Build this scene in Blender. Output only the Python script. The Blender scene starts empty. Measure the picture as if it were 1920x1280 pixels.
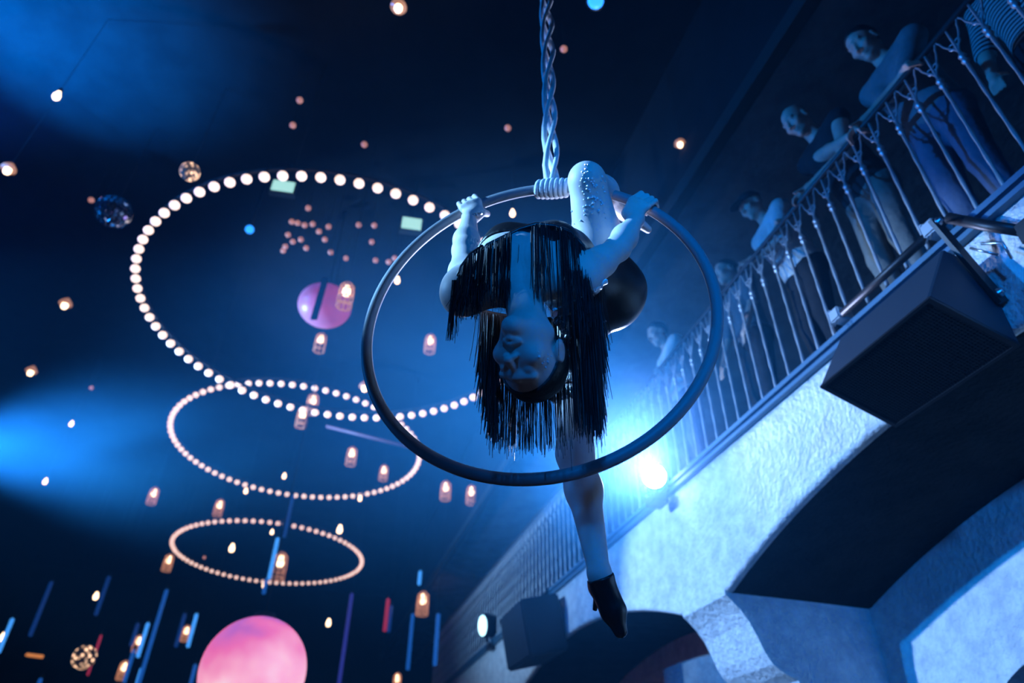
import bpy, bmesh, math, random
import numpy as np
from mathutils import Vector, Matrix
from mathutils.bvhtree import BVHTree

random.seed(7)
rng = np.random.default_rng(7)
sc = bpy.context.scene
COL = sc.collection

# ------------------------------------------------------------------ camera
ZC = 1.6                                   # eye height of the photographer
FPX = 1290.0
PITCH, ROLL = math.radians(36.3), math.radians(0.67)
FW = np.array([0, math.cos(PITCH), math.sin(PITCH)])
_up0 = np.array([0, -math.sin(PITCH), math.cos(PITCH)])
_rt0 = np.array([1.0, 0, 0])
RT = math.cos(ROLL) * _rt0 + math.sin(ROLL) * _up0
UP = -math.sin(ROLL) * _rt0 + math.cos(ROLL) * _up0
CAM = np.array([0, 0, ZC])
cd = bpy.data.cameras.new('camera')
cam = bpy.data.objects.new('camera', cd)
COL.objects.link(cam)
cd.sensor_width = 36.0
cd.lens = 36.0 * FPX / 1920.0
cd.clip_start = 0.05
cd.clip_end = 100
m = Matrix.Identity(4)
for i in range(3):
    m[i][0], m[i][1], m[i][2], m[i][3] = RT[i], UP[i], -FW[i], CAM[i]
cam.matrix_world = m
cd.dof.use_dof = True
cd.dof.focus_distance = 1.85
cd.dof.aperture_fstop = 1.9
cd.dof.aperture_blades = 9
sc.camera = cam

# ------------------------------------------------------------------ frames
TH = math.radians(-16.0)                   # the balcony runs away from us, 16 degrees to the left
U = np.array([math.sin(TH), math.cos(TH), 0.0])
N = np.array([math.cos(TH), -math.sin(TH), 0.0])


def B(u, n, z):
    """balcony frame: u along it (away), n across (to the right), z above eye height"""
    return u * U + n * N + np.array([0, 0, z + ZC])


def V(px, py, d):
    """a point seen at a photograph pixel, at depth d metres along the view axis"""
    return CAM + d * (FW + (px - 960) / FPX * RT + (640 - py) / FPX * UP)


def zfac(px, py):
    return float((FW + (px - 960) / FPX * RT + (640 - py) / FPX * UP)[2])


# ------------------------------------------------------------------ world, light, exposure
w = bpy.data.worlds.new('world')
sc.world = w
w.use_nodes = True
w.node_tree.nodes['Background'].inputs[0].default_value = (0.0, 0.004, 0.008, 1)
w.node_tree.nodes['Background'].inputs[1].default_value = 0.0
sc.view_settings.view_transform = 'Standard'
sc.view_settings.look = 'None'
sc.view_settings.gamma = 1.0
sc.view_settings.use_curve_mapping = False
sc.view_settings.exposure = 0.0
cy = sc.cycles
cy.use_denoising = True
cy.use_adaptive_sampling = True
cy.adaptive_threshold = 0.09
cy.adaptive_min_samples = 12
cy.volume_step_rate = 8.0
cy.volume_max_steps = 96
cy.max_bounces = 4
cy.diffuse_bounces = 2
cy.glossy_bounces = 2
cy.transmission_bounces = 3
cy.transparent_max_bounces = 8
cy.volume_bounces = 0
cy.sample_clamp_indirect = 3.0
cy.caustics_reflective = False
cy.caustics_refractive = False


def spot(name, pos, target, power, color, cone, blend, radius):
    l = bpy.data.lights.new(name, 'SPOT')
    l.energy = power
    l.color = color
    l.spot_size = math.radians(cone)
    l.spot_blend = blend
    l.shadow_soft_size = radius
    o = bpy.data.objects.new(name, l)
    COL.objects.link(o)
    o.location = pos
    o.rotation_euler = (Vector(target) - Vector(pos)).to_track_quat('-Z', 'Y').to_euler()
    return o


DEEP = (0.0, 0.22, 1.0)
PALE = (0.30, 0.56, 1.0)
KEYPOS = B(5.9, -6.0, 3.5)
spot('key_spot', KEYPOS, B(3.2, 2.48, 1.0), 4900, PALE, 29, 0.3, 0.07)
spot('added_balcony_wash', B(5.5, -8.4, 4.0), B(3.4, 2.6, 3.1), 4200, DEEP, 44, 0.9, 0.10)  # added, unseen: blue wash to brighten guests and railing
spot('performer_spot', np.array([-5.6, 1.4, ZC + 3.9]), V(985, 420, 2.12), 7600, (0.20, 0.52, 1.0), 10, 0.6, 0.06)
LAMP = B(4.13, 2.26, 2.22)
spot('balcony_lamp_spot', LAMP, V(700, 640, 3.2), 1250, (0.42, 0.54, 1.0), 150, 0.9, 0.05)
LEFT = V(-150, 850, 7.0)
spot('left_wash_spot', LEFT, V(600, 780, 8.5), 3300, (0.20, 0.48, 1.0), 80, 1.0, 0.08)
spot('ceiling_spot', V(-420, 330, 5.0), V(60, 60, 6.3), 6500, DEEP, 66, 1.0, 0.05)
spot('front_wash_spot', B(-3.5, -1.2, 1.9), B(3.8, 3.2, 0.9), 900, DEEP, 34, 0.8, 0.15)
spot('added_fill_spot', np.array([3.2, -2.0, ZC + 2.4]), V(1050, 760, 1.85), 220, DEEP, 42, 0.9, 0.25)  # added, unseen: lifts the blue in the performer's shadows


# ------------------------------------------------------------------ materials
def mat(name, color, rough=0.6, metal=0.0, spec=0.5, emit=None, estr=0.0, bump=None, mottle=None):
    mt = bpy.data.materials.new(name)
    mt.use_nodes = True
    nt = mt.node_tree
    p = nt.nodes['Principled BSDF']
    p.inputs['Base Color'].default_value = (*color, 1)
    p.inputs['Roughness'].default_value = rough
    p.inputs['Metallic'].default_value = metal
    p.inputs['Specular IOR Level'].default_value = spec
    tc = nt.nodes.new('ShaderNodeTexCoord')
    if mottle:
        nz = nt.nodes.new('ShaderNodeTexNoise')
        nz.inputs['Scale'].default_value = mottle[1]
        nz.inputs['Detail'].default_value = 6
        nz.inputs['Roughness'].default_value = 0.65
        rp = nt.nodes.new('ShaderNodeValToRGB')
        rp.color_ramp.elements[0].position = 0.38
        rp.color_ramp.elements[1].position = 0.62
        rp.color_ramp.elements[0].color = (*mottle[0], 1)
        rp.color_ramp.elements[1].color = (*color, 1)
        nt.links.new(tc.outputs['Object'], nz.inputs['Vector'])
        nt.links.new(nz.outputs['Fac'], rp.inputs['Fac'])
        nt.links.new(rp.outputs['Color'], p.inputs['Base Color'])
    if bump:
        nb = nt.nodes.new('ShaderNodeTexNoise')
        nb.inputs['Scale'].default_value = bump[0]
        nb.inputs['Detail'].default_value = 4
        bp = nt.nodes.new('ShaderNodeBump')
        bp.inputs['Strength'].default_value = bump[1]
        bp.inputs['Distance'].default_value = bump[2]
        nt.links.new(tc.outputs['Object'], nb.inputs['Vector'])
        nt.links.new(nb.outputs['Fac'], bp.inputs['Height'])
        nt.links.new(bp.outputs['Normal'], p.inputs['Normal'])
    if emit:
        p.inputs['Emission Color'].default_value = (*emit, 1)
        p.inputs['Emission Strength'].default_value = estr
        mt.cycles.emission_sampling = 'NONE'
    return mt


M = {}
M['dark_wall'] = mat('dark_wall', (0.016, 0.017, 0.019), 0.9, spec=0.05, mottle=((0.011, 0.012, 0.013), 1.3))
M['ceiling'] = mat('ceiling_paint', (0.016, 0.017, 0.018), 0.9, spec=0.05, mottle=((0.011, 0.012, 0.013), 2.0))
M['floor'] = mat('floor_boards', (0.04, 0.035, 0.03), 0.6, mottle=((0.025, 0.02, 0.018), 3))
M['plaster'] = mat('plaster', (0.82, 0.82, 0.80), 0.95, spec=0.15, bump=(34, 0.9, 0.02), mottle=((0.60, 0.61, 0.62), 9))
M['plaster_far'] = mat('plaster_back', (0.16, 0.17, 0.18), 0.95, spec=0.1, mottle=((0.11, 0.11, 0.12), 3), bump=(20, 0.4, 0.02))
M['vault'] = mat('shade_dark_vault', (0.025, 0.026, 0.028), 0.95, spec=0.05, bump=(34, 0.9, 0.02), mottle=((0.016, 0.017, 0.018), 5))  # shade under the vaults put into a darker plaster colour
M['trim'] = mat('painted_edge', (0.05, 0.15, 0.24), 0.45)
M['iron'] = mat('wrought_iron', (0.50, 0.52, 0.54), 0.34, metal=0.5, bump=(60, 0.5, 0.004))
M['iron_dark'] = mat('dark_iron', (0.05, 0.05, 0.055), 0.45, metal=0.5)
M['hoop'] = mat('hoop_tape', (0.24, 0.25, 0.27), 0.5, bump=(40, 0.25, 0.002))
M['rope'] = mat('rope_cotton', (0.72, 0.72, 0.72), 0.85, spec=0.2, bump=(120, 0.6, 0.003))
M['skin'] = mat('skin', (0.74, 0.62, 0.57), 0.5, spec=0.4, mottle=((0.68, 0.56, 0.51), 14))
M['skin2'] = mat('skin_guest', (0.62, 0.44, 0.36), 0.55, mottle=((0.56, 0.38, 0.31), 14))
M['hair'] = mat('dark_hair', (0.012, 0.010, 0.010), 0.45, bump=(90, 0.6, 0.004))
M['hair_grey'] = mat('grey_hair', (0.25, 0.23, 0.21), 0.6, bump=(90, 0.6, 0.004))
M['leotard'] = mat('black_satin', (0.010, 0.010, 0.013), 0.35, bump=(50, 0.3, 0.003))
M['fringe'] = mat('black_fringe', (0.007, 0.007, 0.010), 0.42, spec=0.4)
M['shoe'] = mat('black_shoe', (0.01, 0.01, 0.012), 0.3)
M['silver'] = mat('silver_sequins', (0.75, 0.78, 0.82), 0.22, metal=0.9, bump=(170, 1.0, 0.006))
M['stone'] = mat('rhinestone', (0.95, 0.97, 1.0), 0.15, spec=1.0)
M['cab'] = mat('speaker_paint', (0.012, 0.028, 0.045), 0.55, bump=(150, 0.25, 0.002))
M['grille'] = mat('speaker_grille', (0.006, 0.006, 0.007), 0.6, spec=.2)
M['black_metal'] = mat('black_metal', (0.012, 0.012, 0.014), 0.45, metal=0.2)
M['steel'] = mat('steel', (0.5, 0.52, 0.55), 0.3, metal=0.9)
M['grey_paint'] = mat('grey_clamp', (0.42, 0.44, 0.46), 0.45, metal=0.3)
M['cord'] = mat('black_cord', (0.01, 0.01, 0.01), 0.8)
M['bulb'] = mat('warm_bulb', (0.9, 0.8, 0.7), 0.4, emit=(1.0, 0.74, 0.62), estr=1.5)
M['filament'] = mat('pendant_bulb', (0.9, 0.8, 0.7), 0.4, emit=(1.0, 0.70, 0.45), estr=4.0)
M['dim_bulb'] = mat('dim_bulb', (0.6, 0.4, 0.35), 0.4, emit=(1.0, 0.42, 0.33), estr=0.42)
M['amber_glass'] = mat('amber_jar', (0.5, 0.25, 0.14), 0.25, emit=(1.0, 0.45, 0.26), estr=0.35)
M['lens'] = mat('lamp_lens', (0.9, 0.95, 1), 0.2, emit=(0.75, 0.92, 1.0), estr=14.0)
M['blue_led'] = mat('blue_led', (0.1, 0.4, 0.9), 0.3, emit=(0.02, 0.28, 1.0), estr=1.8)
M['exit'] = mat('exit_panel', (0.6, 0.8, 0.75), 0.4, emit=(0.40, 0.78, 0.72), estr=1.0)
M['teal_box'] = mat('sign_box', (0.03, 0.05, 0.05), 0.5)
for nm, c, s in (('tube_bright', (0.05, 0.32, 0.95), 1.1), ('tube_mid', (0.01, 0.13, 0.60), 0.60), ('tube_dim', (0.004, 0.05, 0.28), 0.5),
                 ('tube_purple', (0.04, 0.05, 0.45), 0.5), ('tube_red', (0.5, 0.03, 0.08), 0.6)):
    M[nm] = mat(nm, (0.1, 0.12, 0.2), 0.3, emit=c, estr=s)


def globe_mat(name, stops, strength, scale):
    mt = mat(name, (0.6, 0.3, 0.45), 0.35, emit=(1, .3, .5), estr=strength)
    nt = mt.node_tree
    p = nt.nodes['Principled BSDF']
    tc = nt.nodes.new('ShaderNodeTexCoord')
    nz = nt.nodes.new('ShaderNodeTexNoise')
    nz.inputs['Scale'].default_value = 1.6
    nz.inputs['Detail'].default_value = 3
    nt.links.new(tc.outputs['Generated'], nz.inputs['Vector'])
    sep = nt.nodes.new('ShaderNodeSeparateXYZ')
    nt.links.new(tc.outputs['Generated'], sep.inputs[0])
    a = nt.nodes.new('ShaderNodeMath'); a.operation = 'MULTIPLY'; a.inputs[1].default_value = scale
    nt.links.new(sep.outputs['Z'], a.inputs[0])
    b = nt.nodes.new('ShaderNodeMath'); b.operation = 'MULTIPLY_ADD'; b.inputs[1].default_value = 0.9
    nt.links.new(nz.outputs['Fac'], b.inputs[0])
    nt.links.new(a.outputs[0], b.inputs[2])
    rp = nt.nodes.new('ShaderNodeValToRGB')
    rp.color_ramp.elements[0].position = stops[0][0]
    rp.color_ramp.elements[0].color = (*stops[0][1], 1)
    rp.color_ramp.elements[1].position = stops[-1][0]
    rp.color_ramp.elements[1].color = (*stops[-1][1], 1)
    for q, c in stops[1:-1]:
        e = rp.color_ramp.elements.new(q)
        e.color = (*c, 1)
    nt.links.new(b.outputs[0], rp.inputs['Fac'])
    nt.links.new(rp.outputs['Color'], p.inputs['Emission Color'])
    return mt


M['pink_globe'] = globe_mat('pink_globe_glass', [(0.46, (0.93, 0.74, 0.82)), (0.62, (0.95, 0.42, 0.58)), (0.82, (0.80, 0.14, 0.40)), (1.0, (0.30, 0.10, 0.50))], 1.0, 0.55)
M['pink_far'] = globe_mat('pink_lantern_paper', [(0.3, (0.75, 0.10, 0.36)), (0.6, (0.50, 0.07, 0.32)), (0.95, (0.18, 0.04, 0.30))], 0.5, 0.5)


def cloth(name, c1, c2=None, stripes=0):
    mt = mat(name, c1, 0.85, spec=0.2, bump=(18, 0.5, 0.02), mottle=(None if stripes else (tuple(x * 0.75 for x in c1), 6)))
    if stripes:
        nt = mt.node_tree
        p = nt.nodes['Principled BSDF']
        tc = nt.nodes.new('ShaderNodeTexCoord')
        wv = nt.nodes.new('ShaderNodeTexWave')
        wv.bands_direction = 'Z'
        wv.inputs['Scale'].default_value = stripes
        wv.inputs['Distortion'].default_value = 0.6
        rp = nt.nodes.new('ShaderNodeValToRGB')
        rp.color_ramp.elements[0].position = .45
        rp.color_ramp.elements[1].position = .55
        rp.color_ramp.elements[0].color = (*c1, 1)
        rp.color_ramp.elements[1].color = (*c2, 1)
        nt.links.new(tc.outputs['Object'], wv.inputs['Vector'])
        nt.links.new(wv.outputs['Fac'], rp.inputs['Fac'])
        nt.links.new(rp.outputs['Color'], p.inputs['Base Color'])
    return mt


M['white_shirt'] = cloth('white_shirt', (0.8, 0.8, 0.78))
M['grey_shirt'] = cloth('grey_shirt', (0.22, 0.23, 0.25))
M['dark_shirt'] = cloth('dark_shirt', (0.03, 0.03, 0.035))
M['denim'] = cloth('denim', (0.13, 0.16, 0.24))
M['khaki'] = cloth('pale_trousers', (0.22, 0.21, 0.19))
M['dark_trousers'] = cloth('dark_trousers', (0.02, 0.02, 0.025))
M['stripe_shirt'] = cloth('stripe_shirt', (0.5, 0.5, 0.5), (0.02, 0.02, 0.03), 12)


# ------------------------------------------------------------------ mesh helpers
def link_mesh(name, verts, faces, material, parent=None, smooth=False):
    me = bpy.data.meshes.new(name)
    me.from_pydata([tuple(map(float, v)) for v in verts], [], [tuple(f) for f in faces])
    me.update()
    me.materials.append(material)
    if smooth:
        me.polygons.foreach_set('use_smooth', [True] * len(me.polygons))
    o = bpy.data.objects.new(name, me)
    COL.objects.link(o)
    if parent:
        o.parent = parent
    return o


def link_bm(name, bm, material, parent=None, smooth=False):
    bmesh.ops.recalc_face_normals(bm, faces=bm.faces)
    me = bpy.data.meshes.new(name)
    bm.to_mesh(me)
    bm.free()
    me.materials.append(material)
    if smooth:
        me.polygons.foreach_set('use_smooth', [True] * len(me.polygons))
    o = bpy.data.objects.new(name, me)
    COL.objects.link(o)
    if parent:
        o.parent = parent
    return o


def tag(o, label=None, cat=None, group=None, kind=None):
    if label:
        o['label'] = label
    if cat:
        o['category'] = cat
    if group:
        o['group'] = group
    if kind:
        o['kind'] = kind
    return o


def empty(name, loc=(0, 0, 0)):
    o = bpy.data.objects.new(name, None)
    o.empty_display_size = 0.1
    COL.objects.link(o)
    o.location = tuple(map(float, loc))
    return o


def put(name, mesh, parent, loc=(0, 0, 0)):
    o = bpy.data.objects.new(name, mesh)
    COL.objects.link(o)
    o.parent = parent
    o.location = tuple(map(float, loc))
    return o


def bm_box(bm, pts8):
    """pts8: four bottom corners, four top corners"""
    vs = [bm.verts.new(tuple(map(float, p))) for p in pts8]
    for f in ((0, 1, 2, 3), (4, 5, 6, 7), (0, 1, 5, 4), (1, 2, 6, 5), (2, 3, 7, 6), (3, 0, 4, 7)):
        bm.faces.new([vs[i] for i in f])
    return vs


def bbox_unz(bm, u0, u1, n0, n1, z0, z1):
    return bm_box(bm, [B(u0, n0, z0), B(u1, n0, z0), B(u1, n1, z0), B(u0, n1, z0), B(u0, n0, z1), B(u1, n0, z1), B(u1, n1, z1), B(u0, n1, z1)])


def bm_obox(bm, c, ax, ay, az):
    c, ax, ay, az = map(np.asarray, (c, ax, ay, az))
    return bm_box(bm, [c - ax - ay - az, c + ax - ay - az, c + ax + ay - az, c - ax + ay - az, c - ax - ay + az, c + ax - ay + az, c + ax + ay + az, c - ax + ay + az])


def tube(path, radii, seg=10, closed=False):
    path = [np.asarray(p, float) for p in path]
    n = len(path)
    if np.isscalar(radii):
        radii = [radii] * n
    vs, fs = [], []
    prev = None
    for i, p in enumerate(path):
        if closed:
            t = path[(i + 1) % n] - path[i - 1]
        else:
            t = path[min(i + 1, n - 1)] - path[max(i - 1, 0)]
        t = t / (np.linalg.norm(t) + 1e-9)
        if prev is None:
            a = np.array([0, 0, 1.0]) if abs(t[2]) < 0.9 else np.array([1.0, 0, 0])
            e = np.cross(t, a)
        else:
            e = prev - t * (prev @ t)
        e = e / (np.linalg.norm(e) + 1e-9)
        prev = e
        f = np.cross(t, e)
        for k in range(seg):
            an = 2 * math.pi * k / seg
            vs.append(p + radii[i] * (math.cos(an) * e + math.sin(an) * f))
    for i in range(n if closed else n - 1):
        j = (i + 1) % n
        for k in range(seg):
            l = (k + 1) % seg
            fs.append((i * seg + k, i * seg + l, j * seg + l, j * seg + k))
    if not closed:
        fs.append(tuple(range(seg - 1, -1, -1)))
        fs.append(tuple((n - 1) * seg + k for k in range(seg)))
    return vs, fs


def merge(*parts):
    vs, fs = [], []
    for v, f in parts:
        o = len(vs)
        vs += list(v)
        fs += [tuple(i + o for i in q) for q in f]
    return vs, fs


def lathe(profile, seg=16):
    """profile of (r, z) from bottom to top"""
    vs, fs = [], []
    for r, z in profile:
        for k in range(seg):
            a = 2 * math.pi * k / seg
            vs.append((r * math.cos(a), r * math.sin(a), z))
    for i in range(len(profile) - 1):
        for k in range(seg):
            l = (k + 1) % seg
            fs.append((i * seg + k, i * seg + l, (i + 1) * seg + l, (i + 1) * seg + k))
    fs.append(tuple(range(seg - 1, -1, -1)))
    fs.append(tuple((len(profile) - 1) * seg + k for k in range(seg)))
    return vs, fs


def new_mesh(name, vf, material, smooth=True):
    me = bpy.data.meshes.new(name)
    me.from_pydata([tuple(map(float, v)) for v in vf[0]], [], vf[1])
    me.update()
    me.materials.append(material)
    if smooth:
        me.polygons.foreach_set('use_smooth', [True] * len(me.polygons))
    return me


def sphere(r=1.0, seg=16, rings=10, squash=1.0):
    prof = [(max(1e-4, r * math.sin(math.pi * i / rings)), -r * squash * math.cos(math.pi * i / rings)) for i in range(rings + 1)]
    return lathe(prof, seg)


def align_z(d):
    d = Vector([float(x) for x in d]).normalized()
    return d.to_track_quat('Z', 'Y').to_matrix()


def xf(vf, mat3, loc):
    loc = np.asarray(loc, float)
    m3 = np.array(mat3)
    return [m3 @ np.asarray(v, float) + loc for v in vf[0]], vf[1]


# ------------------------------------------------------------------ organic bodies: smooth unions meshed as one surface
def cone(a, b, ra, rb, k=0.02):
    return ('c', np.asarray(a, float), np.asarray(b, float), ra, rb, k)


def ell(c, r, R=None, k=0.02):
    return ('e', np.asarray(c, float), np.asarray(r, float), np.eye(3) if R is None else np.asarray(R, float), None, k)


def cut(prim):
    return ('-',) + (prim,)


class Field:
    def __init__(self, lo, hi, vox):
        self.vox = vox
        self.lo = np.asarray(lo, float)
        self.sh = tuple(int(math.ceil(x)) + 1 for x in (np.asarray(hi) - self.lo) / vox)
        self.d = np.full(self.sh, 0.08, np.float32)

    def block(self, lo, hi):
        a = np.clip(np.floor((lo - self.lo) / self.vox).astype(int), 0, np.array(self.sh))
        b = np.clip(np.ceil((hi - self.lo) / self.vox).astype(int) + 1, 0, np.array(self.sh))
        if (b <= a).any():
            return None
        g = np.meshgrid(*[self.lo[i] + self.vox * np.arange(a[i], b[i]) for i in range(3)], indexing='ij')
        return (slice(a[0], b[0]), slice(a[1], b[1]), slice(a[2], b[2])), np.stack(g, -1)

    def add(self, prim, infl=0.0):
        neg = prim[0] == '-'
        if neg:
            prim = prim[1]
        t, p, q, r1, r2, k = prim
        pad = k + infl + 0.03
        if t == 'c':
            rm = max(r1, r2) + pad
            bl = self.block(np.minimum(p, q) - rm, np.maximum(p, q) + rm)
        else:
            bl = self.block(p - max(q) - pad, p + max(q) + pad)
        if bl is None:
            return
        sl, X = bl
        if t == 'c':
            ab = q - p
            h = np.clip(((X - p) @ ab) / max(ab @ ab, 1e-9), 0, 1)
            dd = np.linalg.norm(X - p - h[..., None] * ab, axis=-1) - (r1 + (r2 - r1) * h)
        else:
            Y = (X - p) @ r1            # columns of r1 are the axes
            k0 = np.linalg.norm(Y / q, axis=-1)
            k1 = np.linalg.norm(Y / (q * q), axis=-1) + 1e-9
            dd = k0 * (k0 - 1) / k1
        dd = dd - infl
        cur = self.d[sl]
        if neg:
            hh = np.maximum(k - np.abs(cur + dd), 0) / k
            self.d[sl] = np.maximum(cur, -dd) + hh * hh * k * 0.25
        else:
            hh = np.maximum(k - np.abs(cur - dd), 0) / k
            self.d[sl] = np.minimum(cur, dd) - hh * hh * k * 0.25

    def clip(self, fn):
        """keep only where fn(X) < 0"""
        sl, X = self.block(self.lo, self.lo + self.vox * (np.array(self.sh) - 1))
        self.d[sl] = np.maximum(self.d[sl], fn(X))


def prim_bounds(prims):
    lo, hi = np.full(3, 1e9), np.full(3, -1e9)
    for p in prims:
        if p[0] == '-':
            continue
        if p[0] == 'c':
            r = max(p[3], p[4])
            lo = np.minimum(lo, np.minimum(p[1], p[2]) - r)
            hi = np.maximum(hi, np.maximum(p[1], p[2]) + r)
        else:
            lo = np.minimum(lo, p[1] - max(p[2]))
            hi = np.maximum(hi, p[1] + max(p[2]))
    return lo, hi


def organic(name, prims, vox, material, parent=None, infl=0.0, clips=()):
    import openvdb as vdb
    lo, hi = prim_bounds(prims)
    f = Field(lo - infl - 4 * vox - 0.01, hi + infl + 4 * vox + 0.01, vox)
    for p in prims:
        f.add(p, infl if p[0] != '-' else -infl)
    for c in clips:
        f.clip(c)
    g = vdb.FloatGrid(0.08)
    g.copyFromArray(f.d)
    pts, quads = g.convertToQuads(isovalue=0.0)
    pts = pts * vox + f.lo
    # orient outward
    a, b, c_ = pts[quads[:, 0]], pts[quads[:, 1]], pts[quads[:, 2]]
    d_ = pts[quads[:, 3]]
    vol = np.einsum('ij,ij->i', a, np.cross(b, c_)).sum() + np.einsum('ij,ij->i', a, np.cross(c_, d_)).sum()
    if vol < 0:
        quads = quads[:, ::-1]
    me = bpy.data.meshes.new(name)
    me.from_pydata(pts.tolist(), [], quads.tolist())
    me.update()
    me.polygons.foreach_set('use_smooth', [True] * len(me.polygons))
    me.materials.append(material)
    o = bpy.data.objects.new(name, me)
    COL.objects.link(o)
    if parent:
        o.parent = parent
    return o


def head_prims(O, R, s=1.0, detail=True):
    """O centre between the eyes' height and skull centre; R columns: face right, face forward, crown"""
    R = np.asarray(R, float)

    def L(x, y, z):
        return O + R @ (np.array([x, y, z]) * s)
    P = [ell(L(0, -0.018, 0.030), np.array([.072, .092, .084]) * s, R, .02),
         ell(L(0, .022, -.030), np.array([.060, .062, .076]) * s, R, .03),
         cone(L(-.045, -.005, -.058), L(0, .066, -.098), .020 * s, .018 * s, .02),
         cone(L(.045, -.005, -.058), L(0, .066, -.098), .020 * s, .018 * s, .02),
         ell(L(0, .070, -.098), np.array([.020, .016, .015]) * s, R, .015)]
    if detail:
        for q in (-1, 1):
            P.append(cut(ell(L(q * .031, .096, .004), np.array([.019, .017, .012]) * s, R, .010)))
        P += [cone(L(-.040, .070, .022), L(0, .080, .020), .010 * s, .011 * s, .012),
              cone(L(.040, .070, .022), L(0, .080, .020), .010 * s, .011 * s, .012),
              cone(L(0, .080, .008), L(0, .106, -.030), .007 * s, .0105 * s, .008),
              ell(L(.011, .094, -.035), np.array([.0085, .010, .0075]) * s, R, .005),
              ell(L(-.011, .094, -.035), np.array([.0085, .010, .0075]) * s, R, .005),
              cone(L(-.021, .078, -.064), L(0, .087, -.062), .0045 * s, .0065 * s, .004),
              cone(L(.021, .078, -.064), L(0, .087, -.062), .0045 * s, .0065 * s, .004),
              cone(L(-.019, .077, -.068), L(0, .085, -.075), .0045 * s, .0075 * s, .004),
              cone(L(.019, .077, -.068), L(0, .085, -.075), .0045 * s, .0075 * s, .004),
              cut(cone(L(-.020, .090, -.0675), L(.020, .090, -.0675), .0022 * s, .0022 * s, .003)),
              cut(ell(L(.0065, .0985, -.0425), np.array([.0036, .005, .004]) * s, R, .002)),
              cut(ell(L(-.0065, .0985, -.0425), np.array([.0036, .005, .004]) * s, R, .002))]
        for q in (-1, 1):
            P += [ell(L(q * .040, .058, -.024), np.array([.024, .022, .022]) * s, R, .02),
                  ell(L(q * .031, .070, .003), np.array([.0135, .0125, .0125]) * s, R, .003),
                  ell(L(q * .075, -.012, -.012), np.array([.009, .020, .031]) * s, R, .008),
                  cut(ell(L(q * .086, -.008, -.010), np.array([.008, .011, .018]) * s, R, .006))]
    else:
        P += [cone(L(0, .080, .008), L(0, .104, -.030), .009 * s, .013 * s, .012)]
        for q in (-1, 1):
            P += [cut(ell(L(q * .031, .094, .004), np.array([.019, .017, .012]) * s, R, .010)),
                  ell(L(q * .075, -.012, -.012), np.array([.010, .020, .031]) * s, R, .010)]
        P += [cone(L(-.020, .078, -.068), L(.020, .078, -.068), .010 * s, .010 * s, .008)]
    return P, L


def hand_prims(c, t, wrist, r, side, s=1.0):
    """a fist closed round a bar: c bar centre, t bar direction (towards the thumb side), r bar radius"""
    c, t, wrist = map(lambda x: np.asarray(x, float), (c, t, wrist))
    t = t / np.linalg.norm(t)
    wv = wrist - c
    wv = wv - t * (wv @ t)
    wv /= np.linalg.norm(wv)
    b = np.cross(t, wv) * side

    def at(ang, rad, off):
        a = math.radians(ang)
        return c + rad * (math.cos(a) * wv + math.sin(a) * b) + off * t
    P = [cone(at(0, r + .052, .014), at(35, r + .022, .026), .014, .013, .012),
         cone(at(0, r + .052, 0), at(40, r + .023, .009), .015, .013, .012),
         cone(at(0, r + .052, -.008), at(42, r + .023, -.010), .015, .013, .012),
         cone(at(0, r + .052, -.014), at(38, r + .021, -.028), .013, .012, .012),
         cone(wrist, at(0, r + .045, 0), .021, .019, .02)]
    for off, ln, rr in ((.029, .92, .0085), (.0098, 1.0, .0088), (-.0096, .96, .0085), (-.0285, .82, .0076)):
        rad = r + rr * 0.98
        a0, a1, a2, a3 = 42, 42 + 92 * ln, 42 + 165 * ln, 42 + 225 * ln
        p = [at(a0, r + .020, off), at(a1, rad + .006, off), at(a2, rad + .002, off), at(a3, rad, off)]
        P += [cone(p[0], p[1], rr * 1.12, rr * 1.05, .004), cone(p[1], p[2], rr * 1.05, rr * .98, .003), cone(p[2], p[3], rr * .96, rr * .82, .003)]
    tr = r + .0095
    P += [cone(at(-5, r + .045, .022), at(-55, tr + .012, .040), .013, .0105, .008),
          cone(at(-55, tr + .012, .040), at(-110, tr + .002, .034), .0102, .0095, .004),
          cone(at(-110, tr + .002, .034), at(-165, tr, .022), .0093, .0078, .003)]
    return P


# ================================================================== the setting
ZF = -ZC                                    # floor, in heights above the eye
ZCEIL = 6.2
bm = bmesh.new(); bbox_unz(bm, -5, 22, -9, 7.2, ZF - .1, ZF)
tag(link_bm('floor', bm, M['floor']), kind='structure')
bm = bmesh.new(); bbox_unz(bm, -5, 22, -9.2, 2.62, ZCEIL, ZCEIL + .1)
tag(link_bm('ceiling', bm, M['ceiling']), kind='structure')
bm = bmesh.new(); bbox_unz(bm, 22, 22.1, -9.2, 7.2, ZF, ZCEIL)
tag(link_bm('wall_far', bm, M['dark_wall']), kind='structure')
bm = bmesh.new(); bbox_unz(bm, -5.1, -5, -9.2, 7.2, ZF, ZCEIL)
tag(link_bm('wall_near', bm, M['dark_wall']), kind='structure')
bm = bmesh.new(); bbox_unz(bm, -5, 22, -9.2, -9, ZF, ZCEIL)
tag(link_bm('wall_left', bm, M['dark_wall']), kind='structure')
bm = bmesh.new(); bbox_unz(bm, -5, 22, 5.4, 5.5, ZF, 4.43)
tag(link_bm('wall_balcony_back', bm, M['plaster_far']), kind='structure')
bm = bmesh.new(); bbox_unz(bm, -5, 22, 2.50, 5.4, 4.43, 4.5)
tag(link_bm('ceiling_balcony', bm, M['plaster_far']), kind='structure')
bm = bmesh.new(); bbox_unz(bm, -5, 22, 2.50, 2.62, 4.5, ZCEIL)
tag(link_bm('wall_upper_right', bm, M['dark_wall']), kind='structure')
bm = bmesh.new(); bbox_unz(bm, -5, 22, 2.40, 2.50, 4.38, 4.52)
tag(link_bm('trim_1', bm, M['cord']), kind='structure')
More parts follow.
